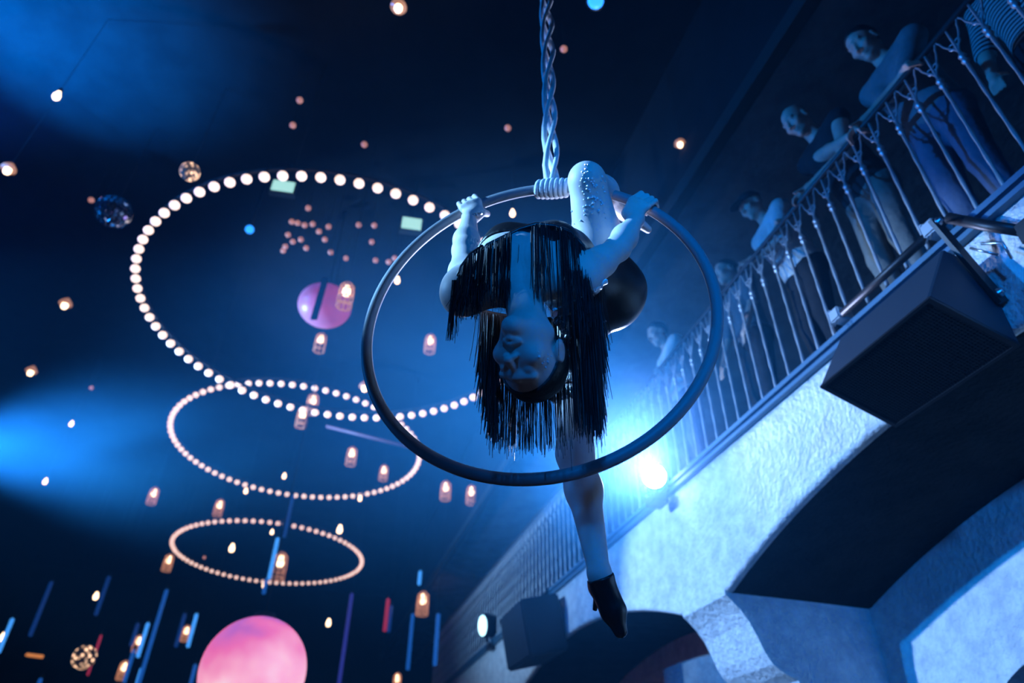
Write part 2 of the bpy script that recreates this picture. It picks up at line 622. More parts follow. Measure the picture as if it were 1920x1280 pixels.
bm = bmesh.new(); bbox_unz(bm, -5, 22, 2.56, 5.4, 2.10, 2.19)
tag(link_bm('floor_balcony', bm, M['trim']), kind='structure')
# painted edge of the balcony floor: a slab nosing with a groove
bm = bmesh.new()
prof = [(2.44, 2.125), (2.44, 2.150), (2.455, 2.154), (2.455, 2.162), (2.43, 2.166), (2.43, 2.195), (2.44, 2.202), (2.56, 2.202), (2.56, 2.125)]
for a in (-5, 22):
    pass
v0 = [bm.verts.new(tuple(B(-5, n, z))) for n, z in prof]
v1 = [bm.verts.new(tuple(B(22, n, z))) for n, z in prof]
for i in range(len(prof)):
    j = (i + 1) % len(prof)
    bm.faces.new((v0[i], v0[j], v1[j], v1[i]))
tag(link_bm('trim_2', bm, M['trim']), kind='structure')

# arcaded front: fascia, rounded lower edge and the dark vaults behind it
PERIOD, PW = 4.77, 0.55
ARC0 = 1.70


def zb(u):
    k = round((u - ARC0) / PERIOD)
    x = (u - ARC0 - k * PERIOD) / ((PERIOD - PW) / 2)
    return 1.28 + 0.38 * max(0.0, 1 - x * x)


us = list(np.arange(-4.9, 20.2, 0.07))
bm = bmesh.new()
rows = []
for u_ in us:
    z = zb(u_)
    rows.append([bm.verts.new(tuple(B(u_, n, q))) for n, q in ((2.56, 2.125), (2.48, 2.125), (2.48, 1.9), (2.48, z + .03), (2.483, z + .014), (2.490, z + .005), (2.505, z), (2.53, z - .001))])
for a, b in zip(rows[:-1], rows[1:]):
    for i in range(len(a) - 1):
        bm.faces.new((a[i], a[i + 1], b[i + 1], b[i]))
tag(link_bm('wall_right', bm, M['plaster'], smooth=True), kind='structure')
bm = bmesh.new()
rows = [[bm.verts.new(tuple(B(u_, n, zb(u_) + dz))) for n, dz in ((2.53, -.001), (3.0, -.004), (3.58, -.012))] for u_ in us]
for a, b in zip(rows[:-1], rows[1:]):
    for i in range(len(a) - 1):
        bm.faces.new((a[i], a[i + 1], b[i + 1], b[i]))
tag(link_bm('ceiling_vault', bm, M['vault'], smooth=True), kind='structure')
# pillars with a corbelled front
for k in range(-1, 4):
    u0 = ARC0 + k * PERIOD + (PERIOD - PW) / 2
    u1 = u0 + PW
    prof = [(2.48, 1.30), (2.485, 1.27), (2.52, 1.24), (2.57, 1.19), (2.62, 1.12), (2.66, 1.03), (2.69, .95), (2.73, .89), (2.80, .84), (2.88, .81), (2.90, .76), (2.90, ZF)]
    bm = bmesh.new()
    a = [bm.verts.new(tuple(B(u0, n, z))) for n, z in prof] + [bm.verts.new(tuple(B(u0, 3.58, ZF))), bm.verts.new(tuple(B(u0, 3.58, 1.30)))]
    b = [bm.verts.new(tuple(B(u1, n, z))) for n, z in prof] + [bm.verts.new(tuple(B(u1, 3.58, ZF))), bm.verts.new(tuple(B(u1, 3.58, 1.30)))]
    for i in range(len(a)):
        j = (i + 1) % len(a)
        bm.faces.new((a[i], a[j], b[j], b[i]))
    bm.faces.new(a)
    bm.faces.new(b)
    tag(link_bm('wall_pillar', bm, M['plaster']), kind='structure')
# wall under the balcony with arched doorways
bm = bmesh.new()
rows = []


def zdoor(u):
    k = round((u - 2.55) / PERIOD)
    x = (u - 2.55 - k * PERIOD) / 0.95
    return ZF if abs(x) >= 1 else -0.1 + 0.93 * math.sqrt(1 - x * x)


usd = sorted(set(list(np.arange(-4.9, 20.2, 0.05)) + [2.55 + k * PERIOD + s_ * .95 for k in range(-1, 4) for s_ in (-1, 1)]))
for u_ in usd:
    rows.append([bm.verts.new(tuple(B(u_, n, q))) for n, q in ((3.54, zb(u_) + .02), (3.54, zdoor(u_)), (3.75, zdoor(u_)))])
for a, b in zip(rows[:-1], rows[1:]):
    for i in range(2):
        bm.faces.new((a[i], a[i + 1], b[i + 1], b[i]))
tag(link_bm('wall_arcade', bm, M['plaster']), kind='structure')

# ================================================================== balcony railing
rail = empty('balcony_railing', B(1.3, 2.48, 2.2))
tag(rail, 'long wrought iron balcony railing with scrolled balusters above the white plaster band', 'railing')
RL = rail.location


def rel(p):
    return np.asarray(p, float) - np.array(RL)


vf = tube([rel(B(u_, 2.48, 3.20)) for u_ in (-3.0, 3, 8, 16)], 0.019, 12)
o = link_mesh('top_rail', *vf, M['iron_dark'], rail, True)
bm = bmesh.new()
bm_box(bm, [rel(B(a, b, c)) for c in (2.205, 2.222) for a, b in ((-3, 2.465), (16, 2.465), (16, 2.495), (-3, 2.495))])
link_bm('bottom_rail', bm, M['iron_dark'], rail)
# one baluster: twisted shaft, collars, two scrolls opening to the rail
parts = []
prof = []
Hb = 0.985
shaft = [(0.0085 + 0.0012 * math.sin(40 * t), t) for t in np.linspace(0, 0.70, 40)]
prof += shaft
prof += [(0.010, .705), (0.016, .712), (0.018, .722), (0.014, .732), (0.010, .738), (0.015, .745), (0.019, .756), (0.015, .767), (0.009, .775), (0.007, .80), (0.0065, .90), (0.006, Hb)]
parts.append(lathe(prof, 8))
for s_ in (-1, 1):
    pth = []
    for t in np.linspace(0, 1, 12):
        pth.append(s_ * U * (0.052 * (1 - math.cos(math.pi * t)) / 2) + np.array([0, 0, .775 + .165 * t]))
    for t in np.linspace(0, 1, 8):
        a = math.pi * 0.5 * t
        pth.append(s_ * U * (0.052 + 0.012 * math.sin(a)) + np.array([0, 0, .94 + .035 * t]))
    parts.append(tube(pth, 0.0048, 6))
    pth = [s_ * U * (0.018 + 0.012 * math.cos(a)) + np.array([0, 0, .855 + .018 * math.sin(a)]) for a in np.linspace(-2.6, 2.6, 12)]
    parts.append(tube(pth, 0.0042, 6))
bal_me = new_mesh('baluster', merge(*parts), M['iron'])
for k in range(-14, 92):
    put('baluster', bal_me, rail, rel(B(1.269 + .136 * k, 2.48, 2.215)))


# ================================================================== lamps
def bulb_ring(name, cx, cy, R, h, phase, label, material):
    root = empty(name, (cx, cy, h + ZC))
    tag(root, label, 'chandelier', 'bulb rings under the ceiling')
    path = [(R * math.cos(a), R * math.sin(a), 0.085) for a in np.linspace(0, 2 * math.pi, 97)[:-1]]
    link_mesh('ring_frame', *tube(path, 0.016, 8, closed=True), M['cord'], root, True)
    me = new_mesh('bulb', sphere(0.043, 16, 10, 0.94), material)
    sk = new_mesh('socket', lathe([(0.016, 0.036), (0.020, 0.046), (0.020, 0.08), (0.012, 0.09)], 8), M['cord'])
    for k in range(80):
        a = math.radians(phase + 4.5 * k)
        b_ = put('bulb', me, root, (R * math.cos(a), R * math.sin(a), 0))
        put('socket', sk, b_)
    for k in range(3):
        a = math.radians(30 + 120 * k)
        p = np.array([R * math.cos(a), R * math.sin(a), 0.09])
        link_mesh('suspension_wire', *tube([p, np.array([p[0], p[1], ZCEIL - h])], 0.002, 5), M['cord'], root)
    return root


mb2 = mat('warm_bulb_mid', (0.9, 0.8, 0.7), 0.4, emit=(1.0, 0.72, 0.62), estr=1.35)
mb3 = mat('warm_bulb_far', (0.9, 0.7, 0.6), 0.4, emit=(1.0, 0.66, 0.58), estr=1.15)  # dimmer, pinker: the haze in front is put into the bulb emission
for (cx, cyy, rr, lab, mt_) in ((-.4099, 1.2970, .44667, 'largest and nearest ring of warm globe bulbs, highest of the three rings', M['bulb']),
                          (-.6632, 1.9393, .37549, 'middle ring of warm globe bulbs crossing behind the left of the aerial hoop', mb2),
                          (-1.0307, 2.9346, .39112, 'lowest and farthest ring of warm globe bulbs above the pink globe', mb3)):
    h = 2.0 / rr
    bulb_ring('bulb_ring_chandelier', cx * h, cyy * h, 2.0, h, 2.0, lab, mt_)

cord_cache = {}


def hang_z(px, py, zt=5.0, dmax=14.0):
    return min(zt / max(zfac(px, py), .05), dmax)


def pendant(px, py, label, size=.05, kind='jar', d=None, zt=5.0, group='warm pendant lamps'):
    d = d or hang_z(px, py, zt)
    p = V(px, py, d)
    root = empty('pendant_lamp', p)
    tag(root, label, 'lamp', group)
    top = ZCEIL + ZC - p[2]
    s = size
    link_mesh('cord', *tube([(0, 0, 1.9 * s), (0, 0, max(top, 2 * s + .1))], 0.002, 5), M['cord'], root)
    link_mesh('socket', *lathe([(.30 * s, 1.0 * s), (.36 * s, 1.1 * s), (.36 * s, 1.7 * s), (.15 * s, 1.95 * s)], 10), M['cord'], root, True)
    link_mesh('bulb', *lathe([(.05 * s, -1.0 * s), (.45 * s, -.85 * s), (.62 * s, -.4 * s), (.58 * s, .1 * s), (.36 * s, .65 * s), (.28 * s, 1.05 * s)], 12), M['filament'], root, True)
    if kind == 'jar':
        # open glass jar hanging below and around the bulb, drawn as a ribbed wall of slim amber staves
        jr = []
        for k in range(10):
            a = 2 * math.pi * k / 10
            r = 1.15 * s
            jr.append(tube([(r * math.cos(a), r * math.sin(a), -3.0 * s), (r * 1.02 * math.cos(a), r * 1.02 * math.sin(a), -1 * s), (r * .9 * math.cos(a), r * .9 * math.sin(a), .8 * s), (.35 * s * math.cos(a), .35 * s * math.sin(a), 1.5 * s)], .10 * s, 5))
        for zz in (-3.0, -1.6, -.2):
            jr.append(tube([(1.15 * s * math.cos(a), 1.15 * s * math.sin(a), zz * s) for a in np.linspace(0, 2 * math.pi, 17)[:-1]], .11 * s, 5, closed=True))
        link_mesh('glass_jar', *merge(*jr), M['amber_glass'], root, True)
    elif kind == 'shade':
        link_mesh('lamp_shade', *lathe([(1.25 * s, .1 * s), (1.15 * s, .5 * s), (.7 * s, 1.1 * s), (.36 * s, 1.5 * s)], 14), M['amber_glass'], root, True)
    return root


PEND = [
    (747, 14, 'bright pendant lamp at the top edge left of the rope', .055, 'shade'),
    (107, 179, 'warm pendant bulb alone in the dark upper left corner', .055, 'plain'),
    (15, 318, 'warm pendant lamp at the left edge above the pair of left bulbs', .060, 'shade'),
    (122, 571, 'warm pendant bulb left of the largest bulb ring at its middle height', .065, 'shade'),
    (58, 697, 'warm pendant bulb near the left edge above the bright blue haze', .065, 'shade'),
    (134, 794, 'small warm bulb inside the bright blue haze at left', .045, 'plain'),
    (85, 902, 'small white bulb below the bright blue haze at left', .055, 'plain'),
    (1275, 270, 'shaded warm pendant beside the dark beam right of the rope', .045, 'shade'),
    (1308, 424, 'glowing pendant just outside the upper right of the aerial hoop', .060, 'shade'),
    (961, 399, 'slim pendant inside the hoop between left hand and rope', .050, 'plain'),
    (650, 545, 'large jar pendant in front of the pink lantern', .085, 'jar'),
    (602, 636, 'jar pendant hanging just below the pink lantern', .080, 'jar'),
    (807, 638, 'jar pendant inside the left half of the aerial hoop', .080, 'jar'),
    (568, 776, 'jar pendant overlapping the lower edge of the largest bulb ring', .085, 'jar'),
    (587, 750, 'smoky jar pendant where largest and middle bulb rings meet', .085, 'jar'),
    (660, 849, 'jar pendant at the centre of the middle bulb ring', .085, 'jar'),
    (720, 881, 'small jar pendant near the right end of the middle bulb ring', .075, 'jar'),
    (836, 913, 'left one of two jar pendants under the bottom of the aerial hoop', .095, 'jar'),
    (884, 921, 'right one of two jar pendants under the bottom of the aerial hoop', .095, 'jar'),
    (868, 986, 'larger jar pendant above the white bulb, under the hoop', .10, 'jar'),
    (880, 1028, 'white pendant bulb below the larger jar, under the hoop', .085, 'plain'),
    (289, 924, 'flickering jar pendant left of the middle bulb ring', .085, 'jar'),
    (412, 946, 'jar pendant between the middle and the lowest bulb rings at left', .085, 'jar'),
    (637, 992, 'pendant just above the right part of the lowest bulb ring', .085, 'plain'),
    (435, 1027, 'white pendant bulb inside the lowest bulb ring at left', .085, 'plain'),
    (317, 1049, 'pendant touching the left end of the lowest bulb ring', .095, 'jar'),
    (533, 892, 'tiny ring-like bulb inside the middle bulb ring', .050, 'plain'),
    (675, 934, 'tiny bulb just under the gap in the middle bulb ring', .050, 'plain'),
    (461, 920, 'tiny bulb under the lower left edge of the middle bulb ring', .050, 'plain'),
    (510, 997, 'tiny dim bulb inside the lowest bulb ring near its far edge', .050, 'plain'),
    (526, 1052, 'brightest flaring jar pendant beside the blue tube in the lowest ring', .15, 'jar'),
    (495, 1097, 'tiny white bulb on the near edge of the lowest bulb ring', .055, 'plain'),
    (180, 1117, 'small white bulb left of the dim blue tube, lower left', .075, 'plain'),
    (350, 1182, 'pendant bulb between two blue tubes left of the pink globe', .085, 'jar'),
    (260, 1201, 'pendant bulb beside the bright blue tube, lower left', .090, 'jar'),
    (233, 1250, 'jar pendant lowest at the lower left, on the blue tube', .10, 'jar'),
    (5, 1194, 'pendant bulb cut off by the left edge beside a blue tube', .085, 'plain'),
    (793, 1123, 'wide glowing jar lamp below the short blue tube', .13, 'jar'),
    (616, 1167, 'small white bulb right of the pink globe', .075, 'plain'),
    (745, 1271, 'pendant bulb at the bottom edge between pink globe and arcade', .085, 'jar'),
    (1009, 1234, 'small white bulb in front of the dark arcade beside a blue tube', .070, 'plain'),
    (957, 1160, 'small pinkish pendant right of the blue-white lamp', .065, 'jar'),
    (684, 726, 'warm pendant bulb left of the hoop at the end of a bulb row', .065, 'shade'),
    (1021, 832, 'warm bulb glowing through the lower tips of the black fringe', .070, 'plain'),
    (944, 708, 'warm bulb glimpsed through the fringe left of the face', .070, 'plain'),
    (745, 525, 'dim warm bulb just inside the left side of the hoop', .052, 'plain'),
]
for px, py, lab, s, kd in PEND:
    pendant(px, py, lab, s * (0.9 if py < 700 else 1.0) * (.78 if kd == 'jar' else 1), kd, d=(6.3 if (px, py) == (650, 545) else None))

# far dim string bulbs
FAR = [(577.8, 390), (571, 422), (586, 420), (598, 434), (616, 425), (609, 449), (620, 473), (648.7, 484), (672.5, 421.6), (701.6, 422.5), (696.9, 453.4), (704, 488),
       (728.8, 491), (740, 484), (574, 465), (564, 449), (547, 415.6), (558, 418), (540, 440), (549, 453), (531, 470), (535, 462)]
GAP = [(562, 188), (549, 235), (683, 271), (952, 240), (171, 375), (171, 727), (193, 374), (915, 843), (383, 1045), (1057, 92)]
dim_me = new_mesh('bulb', sphere(0.032, 10, 7), M['dim_bulb'])


def dim_bulb(px, py, label, group):
    d = hang_z(px, py, 5.7)
    p = V(px, py, d)
    r = empty('string_bulb', p)
    tag(r, label, 'bulb', group)
    put('bulb', dim_me, r)
    link_mesh('cord', *tube([(0, 0, .02), (0, 0, ZCEIL + ZC - p[2])], .002, 4), M['cord'], r)


for px, py in FAR:
    dim_bulb(px, py, 'small dim pink bulb in the cluster inside the largest bulb ring', 'dim bulb cluster inside the largest ring')
for (px, py), lab in zip(GAP, ('faint bulb in the dark, highest above the largest bulb ring', 'faint bulb in the dark just below the highest faint one', 'faint bulb above the right part of the largest bulb ring',
                               'very faint bulb left of the rope', 'small orange bulb beside the mirror ball at left', 'small dim bulb left of the middle bulb ring', 'faint bulb touching the mirror ball at left',
                               'faint bulb left of the fringe tips inside the hoop', 'dim bulb inside the lowest ring left of the tube', 'faint red bulb right of the rope near the top')):
    dim_bulb(px, py, lab, 'faint single bulbs')


# ------------------------------------------------------------------ hanging light tubes
def light_tube(x0, y0, x1, y1, mt_, label, d=13.0, r=.035):
    a, b = V(x0, y0, d), V(x1, y1, d)
    # a real tube hangs plumb: keep the upper end, drop to the lower end's height
    L = float(np.linalg.norm(a - b))
    root = empty('light_tube', a)
    tag(root, label, 'light tube', 'hanging light tubes')
    link_mesh('tube', *lathe([(r * .6, -L), (r, -L + .02), (r, -.02), (r * .6, 0)], 10), M[mt_], root, True)
    link_mesh('end_cap', *lathe([(r * .8, 0), (r * .9, .02), (r * .9, .06), (.01, .07)], 10), M['cord'], root, True)
    link_mesh('wire', *tube([(0, 0, .06), (0, 0, ZCEIL + ZC - a[2])], .003, 4), M['cord'], root)


for t in ((24, 1159, 0, 1215, 'tube_bright', 'bright blue tube cut off by the left edge'),
          (97, 1090, 62, 1180, 'tube_dim', 'faint blue tube nearest the left edge tube'),
          (205, 1080, 180, 1146, 'tube_dim', 'faint blue tube beside a small white bulb'),
          (313, 1105, 270, 1275, 'tube_mid', 'longest blue tube at lower left'),
          (278, 1167, 260, 1225, 'tube_bright', 'bright blue tube just left of the longest one'),
          (259, 1168, 248, 1207, 'tube_dim', 'dim blue tube left of a pendant bulb'),
          (252, 1217, 233, 1271, 'tube_mid', 'blue tube crossing the lowest left jar pendant'),
          (266, 1252, 255, 1290, 'tube_bright', 'bright blue tube running off the bottom edge at left'),
          (369, 1150, 352, 1207, 'tube_bright', 'bright blue tube left of the pink globe'),
          (347, 1150, 333, 1207, 'tube_dim', 'dim blue tube beside the bright one left of the pink globe'),
          (367, 1245, 353, 1295, 'tube_mid', 'blue tube at the bottom edge touching the pink globe'),
          (77, 1271, 72, 1290, 'tube_mid', 'short blue tube at the bottom edge far left'),
          (660, 1112, 642, 1277, 'tube_purple', 'long violet blue tube right of the pink globe'),
          (728, 1122, 722, 1180, 'tube_red', 'red tube right of the long violet one'),
          (734, 1135, 728, 1182, 'tube_dim', 'dim blue tube behind the red tube'),
          (774, 1150, 766, 1247, 'tube_mid', 'blue tube under the wide glowing jar, left one'),
          (822, 1150, 816, 1240, 'tube_mid', 'blue tube right of the wide glowing jar'),
          (788, 1070, 786, 1096, 'tube_bright', 'short bright blue tube above the wide glowing jar'),
          (521, 1008, 507, 1083, 'tube_bright', 'bright blue tube inside the lowest bulb ring'),
          (500, 1085, 496, 1112, 'tube_mid', 'short blue tube crossing the near edge of the lowest ring'),
          (549, 928, 533, 1007, 'tube_dim', 'faint blue tube between the middle and lowest rings'),
          (1003, 1192, 1002, 1260, 'tube_mid', 'blue tube before the dark arcade'),
          (190, 1190, 168, 1256, 'tube_red', 'thin dull red tube beside the crystal ball')):
    light_tube(*t, d=(11.0 if t[0] > 800 else 12.0 if t[0] in (521, 549, 500) else 13.0), r=.022 if 'thin' in t[5] else .034)


# ------------------------------------------------------------------ globes and mirror balls
def globe(px, py, d, r, mt_, label, name, squash=1.0):
    p = V(px, py, d)
    root = empty(name, p)
    tag(root, label, 'lamp')
    link_mesh('globe', *sphere(r, 40, 26, squash), M[mt_], root, True)
    link_mesh('collar', *lathe([(r * .22, r * squash * .96), (r * .24, r * squash * 1.0), (r * .20, r * squash * 1.08), (r * .05, r * squash * 1.12)], 16), M['cord'], root, True)
    link_mesh('wire', *tube([(0, 0, r * squash * 1.1), (0, 0, ZCEIL + ZC - p[2])], .006, 5), M['cord'], root)
    return root


globe(475, 1258, 6.0, .448, 'pink_globe', 'big glowing pink and white globe at the bottom edge', 'globe_lamp')
pl = globe(609, 573, 7.5, .285, 'pink_far', 'hazy pink lantern behind a dark strap inside the largest bulb ring', 'paper_lantern', .80)
# the dark hanging banner before it
p = V(613, 500, 7.0)
bm = bmesh.new(); bm_obox(bm, (0, 0, -.42), RT * .03, np.array([0, .01, 0]), np.array([.012, 0, .26]))
o = link_bm('hanging_strap', bm, M['cord']); o.location = p
tag(o, 'dark narrow strap hanging in front of the pink lantern', 'strap')
ws = link_mesh('wire', *tube([(0, 0, .1), (0, 0, ZCEIL + ZC - p[2])], .003, 4), M['cord'], o)


def mirror_ball(px, py, r, label, mt_, warm, d=None):
    d = d or hang_z(px, py, 4.9)
    p = V(px, py, d)
    root = empty('mirror_ball', p)
    tag(root, label, 'mirror ball')
    link_mesh('core', *sphere(r * .97, 20, 14), M['cord'], root, True)
    facet = new_mesh('facet', ([(-1, -1, -.1), (1, -1, -.1), (1, 1, -.1), (-1, 1, -.1), (-.85, -.85, .1), (.85, -.85, .1), (.85, .85, .1), (-.85, .85, .1)],
                     [(3, 2, 1, 0), (4, 5, 6, 7), (0, 1, 5, 4), (1, 2, 6, 5), (2, 3, 7, 6), (3, 0, 4, 7)]), mt_, False)
    for i in range(1, 12):
        th = math.pi * i / 12
        nn = max(4, int(20 * math.sin(th)))
        for k in range(nn):
            ph = 2 * math.pi * (k + .5 * (i % 2)) / nn
            dr = Vector((math.sin(th) * math.cos(ph), math.sin(th) * math.sin(ph), math.cos(th)))
            f = put('mirror_tile', facet, root, dr * r)
            f.rotation_euler = dr.to_track_quat('Z', 'Y').to_euler()
            f.scale = (r * .115,) * 3
    link_mesh('wire', *tube([(0, 0, r), (0, 0, ZCEIL + ZC - p[2])], .003, 4), M['cord'], root)


mirror = mat('mirror_tile', (0.8, 0.82, 0.85), 0.12, metal=1.0)
mirror_ball(213, 397, .16, 'blue lit mirror ball left of the largest bulb ring', mirror, False)
warm_crystal = mat('crystal_painted_sparkle', (0.5, 0.35, 0.25), 0.2, emit=(1.0, .6, .38), estr=.35)  # facet sparkle painted as emission, random per tile
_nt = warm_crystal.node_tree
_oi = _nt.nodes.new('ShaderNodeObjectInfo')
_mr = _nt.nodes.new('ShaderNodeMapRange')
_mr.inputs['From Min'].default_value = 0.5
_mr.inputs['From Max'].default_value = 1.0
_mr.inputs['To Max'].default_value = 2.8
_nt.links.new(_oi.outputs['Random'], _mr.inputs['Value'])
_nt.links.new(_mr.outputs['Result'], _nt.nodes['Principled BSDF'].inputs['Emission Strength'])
mirror_ball(158, 1232, .19, 'warm sparkling crystal ball at lower left', warm_crystal, True, 12.0)
mirror_ball(356, 322, .085, 'small warm crystal ball over the upper left of the largest ring', warm_crystal, True)

def strip_light(a, b, r, mt_, label):
    a, b = np.asarray(a), np.asarray(b)
    o = empty('strip_light', (a + b) / 2)
    tag(o, label, 'light strip')
    link_mesh('tube', *tube([a - (a + b) / 2, b - (a + b) / 2], r, 8), mt_, o, True)
    for q in (a, b):
        link_mesh('wire', *tube([q - (a + b) / 2, np.array([q[0], q[1], ZCEIL + ZC]) - (a + b) / 2], .002, 4), M['cord'], o)


strip_light(V(50, 1227, 12), V(80, 1231, 12), .03, mat('amber_strip', (.5, .3, .1), .4, emit=(1.0, .35, .10), estr=.55), 'short orange strip light at lower left')
strip_light(V(612, 799, 10), V(768, 838, 10), .022, mat('mauve_strip', (.3, .2, .3), .4, emit=(.5, .25, .35), estr=.07), 'faint mauve strip light slanting inside the middle bulb ring')

# ------------------------------------------------------------------ exit signs, small blue lamps
def exit_sign(px, py, wv, hv, label, d):
    p = V(px, py, d)
    root = empty('exit_sign', p)
    tag(root, label, 'sign')
    yaw = Matrix.Rotation(math.radians(12), 3, 'Z')
    bm = bmesh.new(); bm_obox(bm, (0, .04, 0), (wv + .02, 0, 0), (0, .035, 0), (0, 0, hv + .02))
    a = link_bm('housing', bm, M['teal_box'], root)
    bm = bmesh.new(); bm_obox(bm, (0, 0, 0), (wv, 0, 0), (0, .008, 0), (0, 0, hv))
    b = link_bm('lit_panel', bm, M['exit'], root)
    c = link_mesh('bracket', *tube([(0, .04, hv), (0, .04, ZCEIL + ZC - p[2])], .012, 6), M['cord'], root)
    root.rotation_euler = (0, 0, math.radians(10))


exit_sign(531, 349, .115, .075, 'pale green lit sign under the top of the largest bulb ring', 7.5)
exit_sign(772, 419, .105, .08, 'pale green lit sign just left of the hoop', 7.5)


def blue_lamp(px, py, r, d, label):
    p = V(px, py, d)
    root = empty('blue_spot_lamp', p)
    tag(root, label, 'lamp')
    aim = np.array([0, 0, ZC]) - p
    R3 = align_z(aim)
    link_mesh('housing', *xf(lathe([(r * .8, -2.6 * r), (r * 1.15, -2.2 * r), (r * 1.2, -.1 * r), (r * 1.05, 0)], 14), R3, (0, 0, 0)), M['black_metal'], root, True)
    link_mesh('lens', *xf(lathe([(r, 0), (r, .05 * r), (r * .5, .25 * r)], 14), R3, (0, 0, 0)), M['blue_led'], root, True)
    link_mesh('stem', *tube([(0, 0, r), (0, 0, max(r * 2, ZCEIL + ZC - p[2]))], .012, 6), M['black_metal'], root)


blue_lamp(468, 430, .045, 7.2, 'small blue spot lamp inside the upper part of the largest ring')
blue_lamp(1117, 1, .055, 4.6, 'blue spot lamp at the top edge right of the rope')


# ------------------------------------------------------------------ stage lamps on the balcony edge
def stage_lamp(pos, aim, r, label, clamp_to, lens_mat):
    root = empty('stage_lamp', pos)
    tag(root, label, 'stage lamp', 'stage lamps on the balcony edge')
    aim = np.asarray(aim, float); aim = aim / np.linalg.norm(aim)
    R3 = align_z(aim)
    side = np.cross(aim, [0, 0, 1.0]); side /= np.linalg.norm(side)
    back = -aim
    link_mesh('lamp_head', *xf(lathe([(r * .55, -r * 2.9), (r * .9, -r * 2.6), (r * 1.0, -r * 1.3), (r * 1.18, -r * .8), (r * 1.22, -.03), (r * 1.08, -.012)], 24), R3, (0, 0, 0)), M['black_metal'], root, True)
    link_mesh('lens', *xf(lathe([(r * 1.02, -.011), (r, .0), (r * .7, .012), (r * .2, .017)], 24), R3, (0, 0, 0)), lens_mat, root, True)
    yk = [side * r * 1.25 * s_ * 1.0 for s_ in (-1, 1)]
    bot = np.array([0, 0, -r * 1.9]) + back * r * 1.2
    link_mesh('yoke', *tube([yk[0] + back * r * 1.2, yk[0] * 1.05 + bot * .7 + back * r * .35, bot, yk[1] * 1.05 + bot * .7 + back * r * .35, yk[1] + back * r * 1.2], .012, 8), M['black_metal'], root, True)
    bm = bmesh.new()
    cl = np.asarray(clamp_to, float) - np.asarray(pos, float)
    bm_obox(bm, bot + np.array([0, 0, -.03]), U * .07, N * .06, np.array([0, 0, .035]))
    link_bm('base', bm, M['black_metal'], root)
    link_mesh('clamp_arm', *tube([bot + np.array([0, 0, -.03]), cl], .018, 8), M['black_metal'], root, True)


stage_lamp(LAMP + 0.10 * np.array([.3, .9, 0]), np.array([-.18, -.93, -.42]), .085, 'blazing white stage lamp at the railing foot right of the hanging leg', B(4.25, 2.47, 2.21), M['lens'])
lens2 = mat('lamp_lens_far', (0.8, 0.9, 1), 0.2, emit=(0.45, 0.85, 1.0), estr=3.0)
stage_lamp(B(9.3, 2.30, 2.36), np.array([-.90, -.42, -.12]), .125, 'smaller blue-white stage lamp far along the balcony left of the arcade', B(9.4, 2.47, 2.21), lens2)

# ================================================================== loudspeaker on the balcony front
spk = empty('loudspeaker', B(1.9, 2.30, 1.62))
tag(spk, 'large black loudspeaker hung from the balcony edge with its grille facing down', 'loudspeaker')
SL = np.array(spk.location)
U0, U1 = 1.50, 2.17
# cross-section (n, z): room-side lower edge, wall-side lower edge, wall-side upper, room-side upper
sec = [(2.10, 1.725), (2.46, 1.575), (2.47, 1.80), (2.44, 1.99), (2.30, 2.03)]


def ring_pts(u_, sh):
    cn, cz = 2.30, 1.78
    return [B(u_, cn + (n - cn) * sh, cz + (z - cz) * sh) - SL for n, z in sec]


bm = bmesh.new()
loops = []
for u_, sh in ((U0, 0.97), (U0 + .012, 1.0), (U1 - .012, 1.0), (U1, 0.97)):
    loops.append([bm.verts.new(tuple(p)) for p in ring_pts(u_, sh)])
for a, b in zip(loops[:-1], loops[1:]):
    for i in range(len(a)):
        j = (i + 1) % len(a)
        bm.faces.new((a[i], a[j], b[j], b[i]))
bm.faces.new(loops[0]); bm.faces.new(loops[-1])
link_bm('cabinet', bm, M['cab'], spk)
# grille: a perforated sheet on the lower face, as a frame with ribs
e0, e1 = np.array([2.10, 1.725]), np.array([2.46, 1.575])
dn = (e1 - e0) / np.linalg.norm(e1 - e0)
out = np.array([dn[1], -dn[0]])
if out[1] > 0:
    out = -out
bm = bmesh.new()


def gpt(u_, t, h):
    q = e0 + (e1 - e0) * t + out * h
    return B(u_, q[0], q[1]) - SL


nu, ntt = 44, 26
for (a0, a1, t0, t1) in ((U0, U1, .0, .035), (U0, U1, .965, 1.0), (U0, U0 + .02, .035, .965), (U1 - .02, U1, .035, .965)):
    bm_box(bm, [gpt(a0, t0, .0), gpt(a1, t0, .0), gpt(a1, t1, .0), gpt(a0, t1, .0), gpt(a0, t0, .012), gpt(a1, t0, .012), gpt(a1, t1, .012), gpt(a0, t1, .012)])
link_bm('grille_frame', bm, M['black_metal'], spk)
bm = bmesh.new()
for i in range(nu):
    a = U0 + .02 + (U1 - U0 - .04) * (i + .5) / nu
    bm_box(bm, [gpt(a - .0035, .03, .001), gpt(a + .0035, .03, .001), gpt(a + .0035, .97, .001), gpt(a - .0035, .97, .001), gpt(a - .0035, .03, .007), gpt(a + .0035, .03, .007), gpt(a + .0035, .97, .007), gpt(a - .0035, .97, .007)])
for i in range(ntt):
    t = .035 + .93 * (i + .5) / ntt
    bm_box(bm, [gpt(U0 + .02, t - .009, .001), gpt(U1 - .02, t - .009, .001), gpt(U1 - .02, t + .009, .001), gpt(U0 + .02, t + .009, .001), gpt(U0 + .02, t - .009, .006), gpt(U1 - .02, t - .009, .006), gpt(U1 - .02, t + .009, .006), gpt(U0 + .02, t + .009, .006)])
g = link_bm('grille', bm, M['grille'], spk)
tag(g, kind='stuff')
